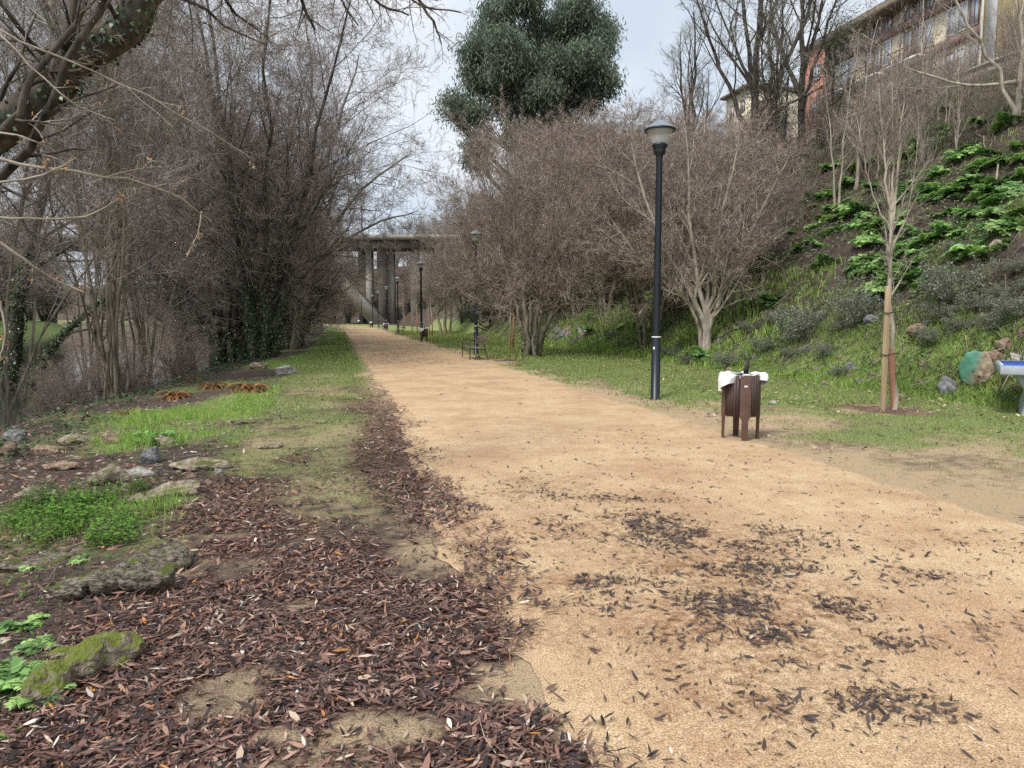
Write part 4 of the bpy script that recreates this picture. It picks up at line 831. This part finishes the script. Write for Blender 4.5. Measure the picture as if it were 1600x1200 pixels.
# ------------------------------------------------------------------ table tennis table at the right edge
tb = thing('table_tennis_table', GP(7.2, 10.75), 'grey concrete table tennis table with blue top at the right edge', 'table', None, math.radians(-31))
bevel(MB().box((1.37, .76, .685), (2.74, 1.52, .13)).build('table_slab', 'table_side', tb), .012)
MB().box((1.37, .76, .754), (2.70, 1.48, .008)).build('playing_surface', 'table_blue', tb)
m = MB()
for y in (.035, 1.485): m.box((1.37, y, .7595), (2.70, .022, .003))
for x in (.03, 2.71): m.box((x, .76, .7595), (.022, 1.428, .003))
m.build('white_line', 'white_paint', tb)
m = MB(); 
for x in (.55, 2.2):
    v = [(x-.25, .21, -.05), (x+.25, .21, -.05), (x+.25, 1.31, -.05), (x-.25, 1.31, -.05), (x-.17, .26, .3), (x+.17, .26, .3), (x+.17, 1.26, .3), (x-.17, 1.26, .3), (x-.36, .16, .618), (x+.36, .16, .618), (x+.36, 1.36, .618), (x-.36, 1.36, .618)]
    m2 = MB().add(v, [(0, 1, 5, 4), (1, 2, 6, 5), (2, 3, 7, 6), (3, 0, 4, 7), (4, 5, 9, 8), (5, 6, 10, 9), (6, 7, 11, 10), (7, 4, 8, 11), (8, 9, 10, 11)]); bevel(m2.build('leg', 'table_side', tb), .015)
MB().box((1.37, .76, .83), (.02, 1.7, .14)).build('net', 'metal_cap', tb)

# ------------------------------------------------------------------ rocks
def rock_mesh(size, seed, cuts=11, sub=4, rough=.13, parts=None):
    rs = np.random.default_rng(seed); bm = bmesh.new(); bmesh.ops.create_icosphere(bm, subdivisions=sub, radius=1)
    v = np.array([x.co[:] for x in bm.verts]); f = np.array([[q.index for q in x.verts] for x in bm.faces]); bm.free()
    for k in range(cuts):
        n = rs.normal(size=3); n /= np.linalg.norm(n); d = rs.uniform(.55, .9); e = v@n-d; v = v-np.maximum(e, 0)[:, None]*n*.92
    nz = (fbm(v[:, 0]*1.6+seed, v[:, 1]*1.6+v[:, 2]*1.3, seed, 4)-.5)*rough*5+(fbm(v[:, 0]*7, v[:, 1]*7+v[:, 2]*6, seed+3, 3)-.5)*rough*1.3
    v = v*(1+nz[:, None]); v *= np.array(size)/2
    return v, f
def rock(loc, size, seed, mat, label, rz=0., sink=.25, group=None, name='stone', cuts=11, sub=4, rough=.13):
    v, f = rock_mesh(size, seed, cuts, sub, rough); m = MB(); m.add(v, f); o = m.build(name, mat, None, True)
    o.location = V(*loc)+V(0, 0, size[2]*(.5-sink)); o.rotation_euler = (random.uniform(-.1, .1), random.uniform(-.1, .1), rz); return tag(o, label, 'stone', group)
def prock(px, py, wpx, hpx, dp, mat, label, rz=0., sink=.3, seed=None, **k):
    g = hit(px, py+hpx/2); s = g[1]/FP; w, h = wpx*s, hpx*s*1.7
    return rock(g+V(0, w*dp*.25, 0), (w, w*dp, h), seed or int(px*7+py), mat, label, rz, sink, **k)
# mossy curved stone in the near left corner, one body
def joined(parts, mat, loc, label, name='stone'):
    m = MB()
    for (c, size, seed, rz) in parts:
        v, f = rock_mesh(size, seed, 8, 5, .1); cr, sr = math.cos(rz), math.sin(rz); v = v@np.array([[cr, -sr, 0], [sr, cr, 0], [0, 0, 1]]).T+np.array(c); m.add(v, f)
    o = m.build(name, mat, None, True); o.location = loc
    rm = o.modifiers.new('r', 'REMESH'); rm.mode = 'VOXEL'; rm.voxel_size = .008; rm.use_smooth_shade = True
    sm = o.modifiers.new('s', 'SMOOTH'); sm.iterations = 2
    tx = bpy.data.textures.new('n', 'CLOUDS'); tx.noise_scale = .05; dm = o.modifiers.new('d', 'DISPLACE'); dm.texture = tx; dm.strength = .025; dm.mid_level = .5
    return tag(o, label, 'stone')
g = GP(*P(150, 1060, 3.05)[:2])
joined([((-.08, -.17, .03), (.17, .26, .17), 1, -.35), ((-.02, -.03, .05), (.17, .26, .19), 2, -.3), ((.05, .1, .05), (.2, .22, .17), 3, 0), ((-.06, .17, .03), (.26, .15, .13), 4, .2), ((-.2, .14, .0), (.2, .09, .09), 5, .3)], 'rock_moss', g, 'moss covered curved stone lying in the leaf litter in the near corner')
g = GP(*P(185, 910, 3.95)[:2])+V(0, 0, .035)
joined([((-.22, -.06, .03), (.26, .15, .13), 11, .15), ((-.05, -.01, .04), (.3, .17, .15), 12, .2), ((.14, .03, .05), (.26, .18, .17), 13, .2), ((.23, .05, .05), (.14, .17, .15), 14, 0)], 'rock_log', g, 'long dark weathered stone shaped like a log behind the mossy one')
g = GP(*P(245, 862, 4.35)[:2])+V(0, 0, .03)
joined([((-.08, 0, .03), (.3, .24, .14), 21, .1), ((.1, .03, .04), (.22, .24, .18), 22, .5)], 'rock_log', g, 'broad grey brown stone just behind the log shaped stone')
g = GP(*P(60, 845, 4.6)[:2]); joined([((-.2, 0, 0), (.34, .14, .12), 31, .2), ((.05, .04, .02), (.36, .16, .12), 32, .3)], 'rock_log', g, 'long low mossy stone under the nettle plants')
for a in [(165, 747, 62, 26, .8, 'rock', 'tan mossy stone with a flat top behind the nettles'), (45, 777, 48, 26, .9, 'rock', 'ochre stone left of the nettles'), (310, 728, 100, 15, .7, 'rock', 'wide flat earthy slab beside the bright grass'), (232, 712, 38, 24, .8, 'rock_grey', 'grey angular stone in front of the bright grass'),
          (215, 742, 46, 14, .8, 'rock_white', 'pale flat stone beside the grey angular one'), (270, 768, 90, 18, .6, 'rock', 'long flat stone at the edge of the leaf litter'), (172, 686, 30, 16, .6, 'rock_brown', 'orange broken brick lying on the bank top'), (66, 706, 50, 12, .5, 'rock_brown', 'reddish flat stone with a pale end'), (72, 703, 26, 9, .6, 'rock_white', 'small white chip on the reddish flat stone'), (110, 690, 42, 18, .8, 'rock', 'yellowish stone between the bricks'),
          (22, 683, 40, 16, .8, 'rock_grey', 'grey stone under the ivy tree'), (325, 757, 16, 8, .8, 'rock_brown', 'small orange pebble stone by the litter'), (341, 741, 14, 9, .8, 'rock_white', 'small whitish stone by the earthy slab'), (297, 748, 20, 10, .8, 'rock_brown', 'small tan stone between slab and litter'), (445, 578, 38, 13, .7, 'rock_white', 'large white stone beside the path verge'),
          (385, 660, 34, 7, .8, 'rock', 'flat tan stone in the bright grass'), (405, 572, 34, 8, .8, 'rock', 'flat stone left of the large white stone'), (500, 660, 20, 5, .8, 'rock', 'small flat stone on the verge'), (255, 690, 40, 14, .8, 'rock', 'stone half buried in the bright grass'), (10, 705, 26, 18, .8, 'rock_brown', 'brown stone at the left edge'), (90, 730, 60, 10, .5, 'rock_brown', 'low brown slab in front of the reddish stone'), (293, 793, 15, 8, .8, 'rock_brown', 'reddish pebble stone near the grass tufts'), (215, 783, 34, 10, .8, 'rock', 'stone peeping out between nettles and grass'), (420, 700, 40, 7, .6, 'rock', 'thin flat stone at the edge of the grass patch')]:
    prock(*a)
# right foot of the embankment
rb = prock(1532, 586, 58, 36, .8, 'painted_rock', 'big boulder daubed with green paint left of the table tennis table', .1, .08, seed=15, cuts=9, sub=4, rough=.07, name='boulder'); rb['category'] = 'boulder'; rb.rotation_euler = (0, -.5, .1)
for a in [(1482, 607, 36, 26, .8, 'rock_grey', 'dark grey angular rock left of the painted boulder'), (1573, 541, 26, 22, .9, 'rock_brown', 'rounded brown stone on top of the pile'), (1560, 557, 38, 20, .8, 'rock_brown', 'wide rounded brown stone under the top one'), (1592, 561, 30, 14, .8, 'rock_white', 'pale flat block on the pile behind the table'), (1575, 574, 26, 10, .8, 'rock_brown', 'reddish stone between the painted boulder and the table'), (1590, 612, 22, 9, .8, 'rock_brown', 'orange stone under the table tennis table'), (1572, 624, 18, 10, .8, 'rock_grey', 'small grey stone below the table corner'), (1590, 628, 20, 8, .8, 'rock_grey', 'flat grey stone beside the table leg'), (1596, 527, 14, 12, .8, 'rock_brown', 'small red brown stone at the right edge of the pile'),
          (1438, 517, 34, 14, .8, 'rock_brown', 'brown stone sunk in the embankment scrub'), (1365, 500, 28, 13, .8, 'rock_grey', 'grey slab in the embankment behind the stake'), (1330, 574, 18, 12, .8, 'rock_grey', 'small grey stone in the long grass'), (1450, 508, 20, 12, .8, 'rock_grey', 'grey stone right of the brown embankment stone'), (1556, 393, 20, 22, .8, 'rock', 'tan rock high on the slope among green plants'), (1410, 620, 18, 6, .8, 'rock', 'flat tan stone on the lawn behind the young tree'), (1436, 603, 16, 9, .8, 'rock', 'tan stone at the foot of the long grass'), (1207, 630, 14, 6, .8, 'rock_white', 'pale flat stone on the grass beside the litter bin'), (1345, 597, 16, 8, .8, 'rock_grey', 'little grey stone at the foot of the bank')]:
    prock(*a)
rr = random.Random(12)
for k in range(26):
    px, py = rr.gauss(895, 22), rr.gauss(524, 9); w = rr.uniform(8, 17)
    prock(px, py, w, w*.6, .8, rr.choice(['rock_grey', 'rock_grey', 'rock', 'rock_brown']), 'stone in the heap of rubble at the foot of the embankment', rr.random()*3, group='stones in the rubble heap')
prock(909, 519, 15, 9, .8, 'rock_white', 'pale tan stone lying on top of the rubble heap')
for k in range(22):
    px = rr.uniform(1120, 1480); prock(px, 628-(1480-px)*.13-rr.uniform(0, 60), rr.uniform(7, 15), rr.uniform(5, 8), .8, rr.choice(['rock_grey', 'rock', 'rock_brown']), 'small stone half hidden in the grass at the foot of the bank', group='stones in the foot of the bank')

# ------------------------------------------------------------------ plants
def rosette(n, L0, W0, pal, seed, K=9, lobe=.5, up=1., droop=1.3):
    rs = np.random.default_rng(seed); mb = MB()
    for j in range(n):
        a = j*2.4+rs.uniform(-.3, .3); L1 = L0*rs.uniform(.6, 1.15); el = rs.uniform(.35, 1.3)*up
        d = V(math.cos(a), math.sin(a), 0); s = V(-d[1], d[0], 0); p = d*.02; v = []; e = el
        prof = np.sin(np.linspace(.12, 1, K)*np.pi*.93)**.8
        for k in range(K):
            w = W0*prof[k]*(1 if k % 2 else lobe)*.5; sag = V(0, 0, -w*.25)
            v += [p-s*w+sag+R.normal(0, .004, 3), p, p+s*w+sag+R.normal(0, .004, 3)]
            p = p+(d*math.cos(e)+V(0, 0, math.sin(e)))*L1/(K-1); e -= droop/K*rs.uniform(.7, 1.3)
        i = np.arange(K*3).reshape(K, 3); f = np.concatenate([np.stack([i[:-1, q], i[:-1, q+1], i[1:, q+1], i[1:, q]], -1) for q in (0, 1)])
        mb.add(v, f, np.array(pal[rs.integers(len(pal))])*rs.uniform(.75, 1.25))
    return mb
AC = [(.2, .36, .12), (.27, .45, .14), (.15, .28, .09), (.37, .54, .2)]
def pinnate(n, L0, pal, seed):
    rs = np.random.default_rng(seed); mb = MB(); K = 8
    for j in range(n):
        a = j*2.4+rs.uniform(-.3, .3); L1 = L0*rs.uniform(.55, 1.15); e = rs.uniform(.25, .95); d = V(math.cos(a), math.sin(a), 0); s_ = V(-d[1], d[0], 0); p = d*.02
        c = np.array(pal[rs.integers(len(pal))])*rs.uniform(.75, 1.25)
        for k in range(K):
            t_ = d*math.cos(e)+V(0, 0, math.sin(e)); q = p+t_*L1/K; mb.tube(np.array([p, q]), [.006, .005], 3, c*.9)
            w = L1*.42*math.sin((k+1.2)/(K+1)*math.pi)**.7
            if k > 0:
                m = 3 if k < K-1 else 5
                dr = np.array([s_*sg*(.9+.1*b_)+t_*(.55+.35*b_)+V(0, 0, rs.uniform(-.35, .1)) for sg in (-1, 1) for b_ in (0, .6)])
                leaves(mb, np.repeat(p[None], 4, 0)+rs.normal(0, .006, (4, 3)), dr, np.repeat(V(0, 0, 1)[None], 4, 0)+rs.normal(0, .25, (4, 3)), w*rs.uniform(.7, 1.1, 4), w*.6, c*rs.uniform(.85, 1.2, (4, 1)), simple=True, fold=.15)
            p = q; e -= 1.25/K*rs.uniform(.7, 1.3)
    return mb
proto = []
rr = random.Random(21); AG = 'green leafy plants dotted over the embankment'
spots = []
for (cx, cy, sx, sy, n) in [(1500, 310, 60, 18, 11), (1470, 370, 50, 18, 11), (1390, 420, 30, 22, 8), (1420, 440, 30, 8, 5), (1300, 350, 50, 20, 12), (1390, 270, 60, 35, 12), (1240, 380, 40, 25, 7), (1560, 250, 50, 30, 9), (1490, 240, 40, 25, 8), (1200, 480, 18, 8, 3), (1580, 330, 25, 20, 5), (1400, 380, 25, 12, 5), (1325, 330, 40, 14, 6), (940, 490, 20, 14, 4), (1020, 480, 25, 20, 3), (1440, 210, 30, 14, 5), (1110, 560, 20, 6, 3), (1350, 300, 60, 18, 6)]:
    for _ in range(max(2, int(n*1.25))): spots.append((rr.gauss(cx, sx*.95), rr.gauss(cy, sy*.95)))
for k in range(4):
    g = hit(*spots[k]); t = tag(pinnate(15, .6, AC, 40+k).build('leafy_plant', 'leaf'), 'lush green lobed leaf plant on the embankment', 'plant', AG); t.location = g; proto.append(t)
for k, s in enumerate(spots[4:]):
    if s[0] > 1650: continue
    o = proto[k % 4].copy(); C.objects.link(o); o.location = hit(*s)+V(0, 0, .02); o.rotation_euler = (0, -.3, rr.uniform(0, 6)); o.scale = (rr.uniform(.55, 1.15),)*3
# grey green bushes of the lower slope
def bush(seed, w, h, pal, n=1500, ls=.05):
    rs = np.random.default_rng(seed); tw = MB(); wood, t2, al, _, _ = tree_geo(vase(9, h, w*.5, .012, .08, seed, .6), [lv(7, .2, 1, 45, .5, 4, .15, .05, .6, .003), lv(6, .2, 1, 45, .5, 3, .15, .05, .6, .002)], 0, 7, .03, [(.1, .075, .06), (.16, .12, .1)], 4)
    lf_ = MB(); Pp = al[-1]; b = R.integers(0, len(Pp), n); i = R.integers(0, 2, n)
    leaves(lf_, Pp[b, i]+R.normal(0, .03, (n, 3)), unit(n), unit(n)+V(0, 0, .6), R.uniform(.7, 1.3, n)*ls, ls*.5, pick(pal, n), simple=True)
    return wood, t2, lf_
GB = [(.23, .27, .2), (.31, .35, .26), (.17, .2, .14), (.38, .42, .32), (.2, .14, .13)]
bp_ = []
for k in range(3):
    wood, t2, l_ = bush(60+k, 1.5, .75, GB, 4200)
    t = thing('low_bush', hit([1245, 1340, 1480][k], [535, 510, 480][k]), 'grey green small leaved low bush on the lower bank', 'bush', 'low bushes on the lower bank'); wood.build('stem', 'bark_dark', t); t2.build('twigs', 'twig', t); l_.build('foliage', 'leaf', t); bp_.append(t)
for k, (px, py) in enumerate([(1195, 550), (1215, 505), (1270, 510), (1320, 520), (1370, 480), (1455, 540), (1500, 520), (1530, 490), (1560, 470), (1585, 500), (1580, 430), (1610, 460), (1310, 590), (1235, 560), (1140, 575), (1170, 520), (1480, 500), (1550, 520), (960, 530), (985, 545), (1050, 560), (1075, 570), (1290, 560), (900, 540), (1500, 400)]):
    dup(bp_[k % 3], hit(px, py), None, k*1.3, (lambda q: (q*1.15, q*1.15, q*.75))(rr.uniform(.32, .68)))
# nettles
def nettle(seed, n=9):
    rs = np.random.default_rng(seed); st = MB(); lf_ = MB()
    for j in range(n):
        b = V(rs.normal(0, .09), rs.normal(0, .09), 0); h = rs.uniform(.1, .24); top = b+V(rs.normal(0, .05), rs.normal(0, .05), h); pl = crom([b, (b+top)/2+rs.normal(0, .01, 3), top], 7)
        st.tube(pl, np.linspace(.0025, .0015, 7), 4, (.12, .16, .06))
        for k in range(2, 7):
            for q in (0, math.pi):
                a = q+k*1.57+rs.uniform(-.3, .3); d = np.array([[math.cos(a), math.sin(a), .1-.05*k*0]]); L1 = rs.uniform(.03, .055)*(1 if k < 6 else .7)
                leaves(lf_, pl[k][None]+d*.012, d, np.array([[0, 0, 1.]])+rs.normal(0, .2, (1, 3)), np.array([L1]), L1*.72, pick([(.13, .28, .04), (.18, .36, .06), (.1, .2, .03)], 1, None, .2), curl=-.12)
    return st, lf_
np_ = []
NG = 'nettle like plants by the stones'
for k in range(3):
    t = thing('nettle', hit([105, 160, 60][k], [835, 845, 835][k]), 'fresh green toothed leaf plant between the low mossy stone and the bright grass', 'plant', NG); a_, b_ = nettle(70+k, 12); a_.build('stem', 'twig', t); b_.build('foliage', 'leaf', t); np_.append(t)
for k, (px, py, sc) in enumerate([(130, 810, 1.1), (85, 815, 1), (180, 820, .9), (150, 800, 1.1), (110, 790, 1), (40, 815, .9), (200, 835, .7), (175, 855, .7), (75, 850, .8), (215, 770, .7), (235, 700, .9), (280, 700, .7), (130, 830, 1), (150, 860, .8), (60, 800, .9), (20, 830, .8)]): dup(np_[k % 3], hit(px, py), None, k, sc)
for k, (px, py, sc, lb) in enumerate([(40, 1075, .28, 'lobed green weed left of the mossy curved stone'), (65, 1110, .2, 'small weed below the lobed one near the mossy stone'), (15, 1090, .26, 'green weed touching the left edge near the mossy stone'), (35, 990, .2, 'little lobed weed above the mossy stone'), (60, 1020, .18, 'small weed on the mossy stone tip'), (55, 890, .2, 'small weed below the low mossy stone'), (240, 690, .5, 'soft green weed in the bright grass'), (130, 880, .15, 'tiny weed behind the log shaped stone')]):
    o = dup(proto[k % 4], hit(px, py), lb, k, sc); o['group'] = 'single weeds in the litter'
    o.rotation_euler = (0, 0, k)
# rusty ferns
FC = [(.3, .13, .05), (.22, .09, .04), (.38, .2, .08), (.16, .08, .04)]
fp = []
for k, (px, py, sc, lb) in enumerate([(393, 612, 1.2, 'largest rusty brown dead fern near the white stone'), (333, 606, .9, 'rusty dead fern in the middle of the bank top'), (275, 622, .9, 'yellowish brown dead fern left of the middle one'), (212, 606, .8, 'rusty dead fern at the bank edge by the river'), (68, 645, .9, 'orange brown dead fern right of the ivy tree foot'), (196, 648, .5, 'small rusty fern in the ground ivy'), (12, 668, .9, 'dead fern at the left edge under the ivy tree'), (300, 596, .7, 'small dead fern between two larger ones')]):
    if k < 2: o = tag(rosette(60, .5, .07, FC, 90+k, 9, .5, .9, 2.4).build('dead_fern', 'leaf'), lb, 'fern'); fp.append(o)
    else: o = fp[k % 2].copy(); C.objects.link(o); o['label'] = lb
    o.location = hit(px, py); o.scale = (sc,)*3; o['group'] = 'dead ferns on the bank top'
o = tag(rosette(120, .9, .025, [(.04, .09, .02), (.06, .12, .03), (.08, .14, .04)], 99, 7, 1., 1.2, 1.9).build('grass_tussock', 'leaf'), 'dark green grass tussock overhanging the river edge', 'tussock'); o.location = hit(262, 592); o.scale = (1.7, 1.5, 1.0)
# litter on the upper slope
o = MB().box((0, 0, .06), (.3, .22, .05), .4).build('paper_scrap', 'bag'); bevel(o, .02); o.location = hit(1468, 273); o.rotation_euler = (.3, -.5, 0); tag(o, 'crumpled white scrap of plastic lying on the dark slope', 'rubbish')
# fallen branches
for k, (a, b_, r, lb) in enumerate([((1120, 540), (1245, 487), .035, 'dark fallen branch running up the foot of the slope'), ((1530, 262), (1600, 250), .08, 'dark fallen trunk on the upper right slope'), ((1590, 340), (1500, 390), .04, 'thin dark branch lying among the green slope plants'), ((1560, 300), (1525, 210), .03, 'pale dead branch leaning on the upper slope')]):
    p, q_ = hit(*a), hit(*b_); K = 12; u = np.linspace(0, 1, K)[:, None]; pl = p*(1-u)+q_*u; pl[:, 2] = G(pl[:, 0], pl[:, 1])+.08+r; pl += R.normal(0, .06, pl.shape)
    o = MB().tube(pl, np.linspace(r, r*.3, K), 6).build('fallen_branch', 'bark_dark' if k < 3 else 'bark_pale', None, True); tag(o, lb, 'branch')

# ------------------------------------------------------------------ bridge
BY = 150.; br = thing('concrete_bridge', (-30, BY, 0), 'high grey concrete road bridge crossing over the far end of the path', 'bridge')
def bx(px, py, d=BY): return P(px, py, d)-V(-30, BY, 0)
za, zb = bx(520, 386)[2], bx(520, 366)[2]
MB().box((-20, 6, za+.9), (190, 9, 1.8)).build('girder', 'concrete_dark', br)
MB().box((-20, 6, zb-.55), (190, 13, .9)).build('deck', 'concrete', br)
m = MB()
for x in np.arange(-110, 72, 2.): m.box((x, -.3, zb+.5), (.08, .08, 1.2))
m.box((-20, -.3, zb+1.1), (190, .08, .1)).box((-20, -.3, zb+.6), (190, .06, .06)); m.build('railing', 'metal_cap', br)
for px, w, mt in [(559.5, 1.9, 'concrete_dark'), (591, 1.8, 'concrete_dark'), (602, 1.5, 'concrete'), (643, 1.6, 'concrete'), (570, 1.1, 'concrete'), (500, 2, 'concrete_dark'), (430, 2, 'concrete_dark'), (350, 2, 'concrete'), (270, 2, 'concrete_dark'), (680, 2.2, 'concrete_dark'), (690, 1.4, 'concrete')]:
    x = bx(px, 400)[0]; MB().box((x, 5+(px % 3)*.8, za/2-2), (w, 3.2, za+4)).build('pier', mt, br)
a, b_ = bx(604, 512), bx(478, 378); d = b_-a; L1 = np.linalg.norm(d); ang = math.atan2(d[2], d[0]); c_, s_ = math.cos(ang), math.sin(ang)
v = np.array([(q*L1/2, w*2., e*1.25) for q in (-1, 1) for w in (-1, 1) for e in (-1, 1)]); v = np.stack([v[:, 0]*c_-v[:, 2]*s_, v[:, 1]-2.5, v[:, 0]*s_+v[:, 2]*c_], -1)+(a+b_)/2
MB().add(v, [(0, 1, 3, 2), (4, 6, 7, 5), (0, 4, 5, 1), (2, 3, 7, 6), (0, 2, 6, 4), (1, 5, 7, 3)]).build('strut', 'concrete', br)

# ------------------------------------------------------------------ buildings above the embankment
def house(name, y0, t0, L1, dep, z0, z1, mt, label, cat='building'):
    t = thing(name, (float(X(t0, y0)), y0, z0), label, cat, None, math.atan2(1, -.24))
    MB().box((L1/2, -dep/2, (z1-z0)/2-1.5), (L1, dep, z1-z0+3)).build('wall', mt, t); return t
def window(t, x, z, w, h, fm='window_frame', off=.0, mull=1):
    m = MB(); y = .06+off
    for sx in (-1, 1): m.box((x+sx*(w/2-.04), y, z), (.08, .1, h))
    for sz in (-1, 1): m.box((x, y, z+sz*(h/2-.04)), (w-.16, .1, .08))
    for q in range(mull): m.box((x-w/2+w*(q+1)/(mull+1), y, z), (.06, .08, h-.16))
    f = m.build('window', fm, t); MB().box((x, .03+off, z), (w-.1, .03, h-.1)).build('pane', 'glass_win', f)
ab = house('apartment_building', 50.5, 44, 17, 11, 15.5, 25.2, 'plaster_cream', 'brown banded apartment block with rows of glazed balconies above the slope')
MB().box((8.5, -5.2, 9.9), (18.2, 13.4, .3)).box((8.5, 1.45, 9.62), (18.2, .2, .5)).build('roof', 'roof_tile', ab)
MB().box((6, -2, 10.6), (2.2, 2.2, 1.3)).build('dormer', 'metal_cap', ab)
m = MB(); 
for z in (8.1, 5.3): m.box((8.5, .15, z), (17.1, .3, .55))
for x in (.3, 16.7): m.box((x, .17, 4.8), (.5, .33, 9.4))
m.build('brick_band', 'brick_brown', ab)
for x in (1.4, 2.4, 3.3, 5.4, 6.4, 7.4, 9.6, 10.6, 11.6, 13.8, 14.7, 15.6):
    window(ab, x, 8.95, .85, 1.05, off=.02); window(ab, x, 6.7, .85, 1.9, 'window_white' if int(x*10) % 3 == 0 else 'window_frame', .02)
    window(ab, x, 3.9, .8, 1.5, 'window_white' if int(x*10) % 2 == 0 else 'window_frame', .02)
for (x, z) in ((6.4, 4.9), (10.6, 4.9), (2.4, 2.4), (6.4, 2.2), (10.6, 2.2), (14.7, 4.9)):
    b_ = MB().box((x, .9, z), (3.2, 1.2, .16)).build('balcony', 'window_white', ab); m = MB()
    for q in np.linspace(-1.5, 1.5, 16): m.box((x+q, 1.45, z+.5), (.04, .04, .85))
    m.box((x, 1.45, z+.95), (3.1, .07, .06)).build('railing', 'window_frame', b_)
yb = house('yellow_building', 27, 38.5, 18.5, 9, 15.2, 28, 'plaster_yellow', 'plain yellow rendered building at the upper right corner')
MB().box((9.2, -4.5, 12.95), (19.6, 10.4, .3)).build('roof', 'roof_tile', yb)
MB().tube([(18.3, .09, -1), (18.3, .09, 12.7)], [.07, .07], 8).build('drainpipe', 'window_white', yb)
MB().box((17.7, .03, 6), (.7, .06, 13.5)).build('corner_strip', 'window_white', yb)
for x, z in ((4, 4), (4, 8), (9, 8)): window(yb, x, z, 1.1, 1.5, 'window_white')
rb = house('red_house', 69.5, 46, 4, 8, 15, 27, 'plaster_red', 'red rendered house left of the brown apartment block')
MB().box((2, -4, 12.15), (4.8, 9, .3)).build('roof', 'roof_tile', rb)
for x, z in ((2, 9.5), (2, 6.2)): window(rb, x, z, 1, 1.4, 'window_white')
cb = house('cream_house', 90, 50, 5.5, 8, 15, 28.8, 'plaster_cream', 'pale cream house seen through the tall bare tree')
MB().box((2.75, -4, 13.95), (6.2, 9.4, .3)).build('roof', 'roof_tile', cb)
for x, z in ((1.5, 12), (4, 12), (1.5, 9), (4, 9)): window(cb, x, z, 1, 1.4)
w_ = thing('retaining_wall', (float(X(36.6, 22)), 22, 13.2), 'rough stone retaining wall under the yellow and brown buildings', 'wall', None, math.atan2(1, -.24))
MB().box((24, -.4, .6), (50, .8, 3.4)).build('wall_face', 'stone_wall', w_); MB().box((24, -.4, 2.36), (50.2, 1., .14)).build('coping', 'concrete', w_)
# town across the river, glimpsed through the twigs
for k, (x, y, w, h, mt, lb) in enumerate([(-78, 75, 16, 13, 'plaster_cream', 'pale apartment block across the river'), (-62, 52, 12, 10, 'brick_brown', 'brown house across the river nearer than the pale block')]):
    t = thing('riverside_house', (x, y, float(G(x, y))), lb, 'building', None, -.6); MB().box((0, 0, h/2-1), (w, 9, h+2)).build('wall', mt, t); MB().box((0, 0, h+.15), (w+1, 10, .3)).build('roof', 'roof_tile', t)
    for q in range(4):
        for z in range(3): 
            f = MB().box((-w/2+w*(q+.5)/4, -4.54, 2+z*3.2), (1.3, .1, 1.5)).build('window', 'window_white', t); MB().box((-w/2+w*(q+.5)/4, -4.6, 2+z*3.2), (1.1, .05, 1.3)).build('pane', 'glass_win', f)

# ------------------------------------------------------------------ camera, light, sky
cam = bpy.data.cameras.new('camera'); co = bpy.data.objects.new('camera', cam); C.objects.link(co)
co.location = (0, 0, CH); co.rotation_euler = (math.pi/2-TH, 0, 0); cam.sensor_width = 36; cam.lens = 36*FP/1600; cam.clip_end = 2000; cam.clip_start = .05
bpy.context.scene.camera = co
EL, AZ = math.radians(52), math.radians(214)
sun = bpy.data.lights.new('sun', 'SUN'); sun.energy = 2.2; sun.angle = math.radians(14); sun.color = (1, .96, .9); so = bpy.data.objects.new('sun', sun); C.objects.link(so)
so.rotation_euler = (math.pi/2-EL, 0, math.pi-AZ)
w = bpy.data.worlds.new('World'); bpy.context.scene.world = w; w.use_nodes = True; N = w.node_tree.nodes; L = w.node_tree.links; bg = N['Background']
sk = N.new('ShaderNodeTexSky'); sk.sky_type = 'NISHITA'; sk.sun_disc = False; sk.sun_elevation = EL; sk.sun_rotation = AZ; sk.dust_density = 3
tc = N.new('ShaderNodeTexCoord'); mp = N.new('ShaderNodeMapping'); mp.inputs['Scale'].default_value = (1, 1, 2.2); L.new(tc.outputs['Generated'], mp.inputs[0])
no = N.new('ShaderNodeTexNoise'); no.inputs['Scale'].default_value = 3.2; no.inputs['Detail'].default_value = 5; no.inputs['Roughness'].default_value = .45; L.new(mp.outputs[0], no.inputs['Vector'])
rp = N.new('ShaderNodeValToRGB'); L.new(no.outputs['Fac'], rp.inputs[0]); rp.color_ramp.elements[0].position = .35; rp.color_ramp.elements[1].position = .65
rp.color_ramp.elements[0].color = (5.6, 6.4, 7.4, 1); rp.color_ramp.elements[1].color = (8, 8.3, 8.7, 1)
mx = N.new('ShaderNodeMix'); mx.data_type = 'RGBA'; mx.inputs[0].default_value = .88; L.new(sk.outputs[0], mx.inputs[6]); L.new(rp.outputs[0], mx.inputs[7])
L.new(mx.outputs[2], bg.inputs[0]); bg.inputs[1].default_value = .092
sc = bpy.context.scene; sc.view_settings.view_transform = 'Standard'; sc.view_settings.look = 'None'; sc.view_settings.exposure = .48; sc.view_settings.gamma = 1
sc.cycles.use_denoising = False; sc.cycles.max_bounces = 6; sc.cycles.transparent_max_bounces = 8; sc.cycles.caustics_reflective = False; sc.cycles.caustics_refractive = False
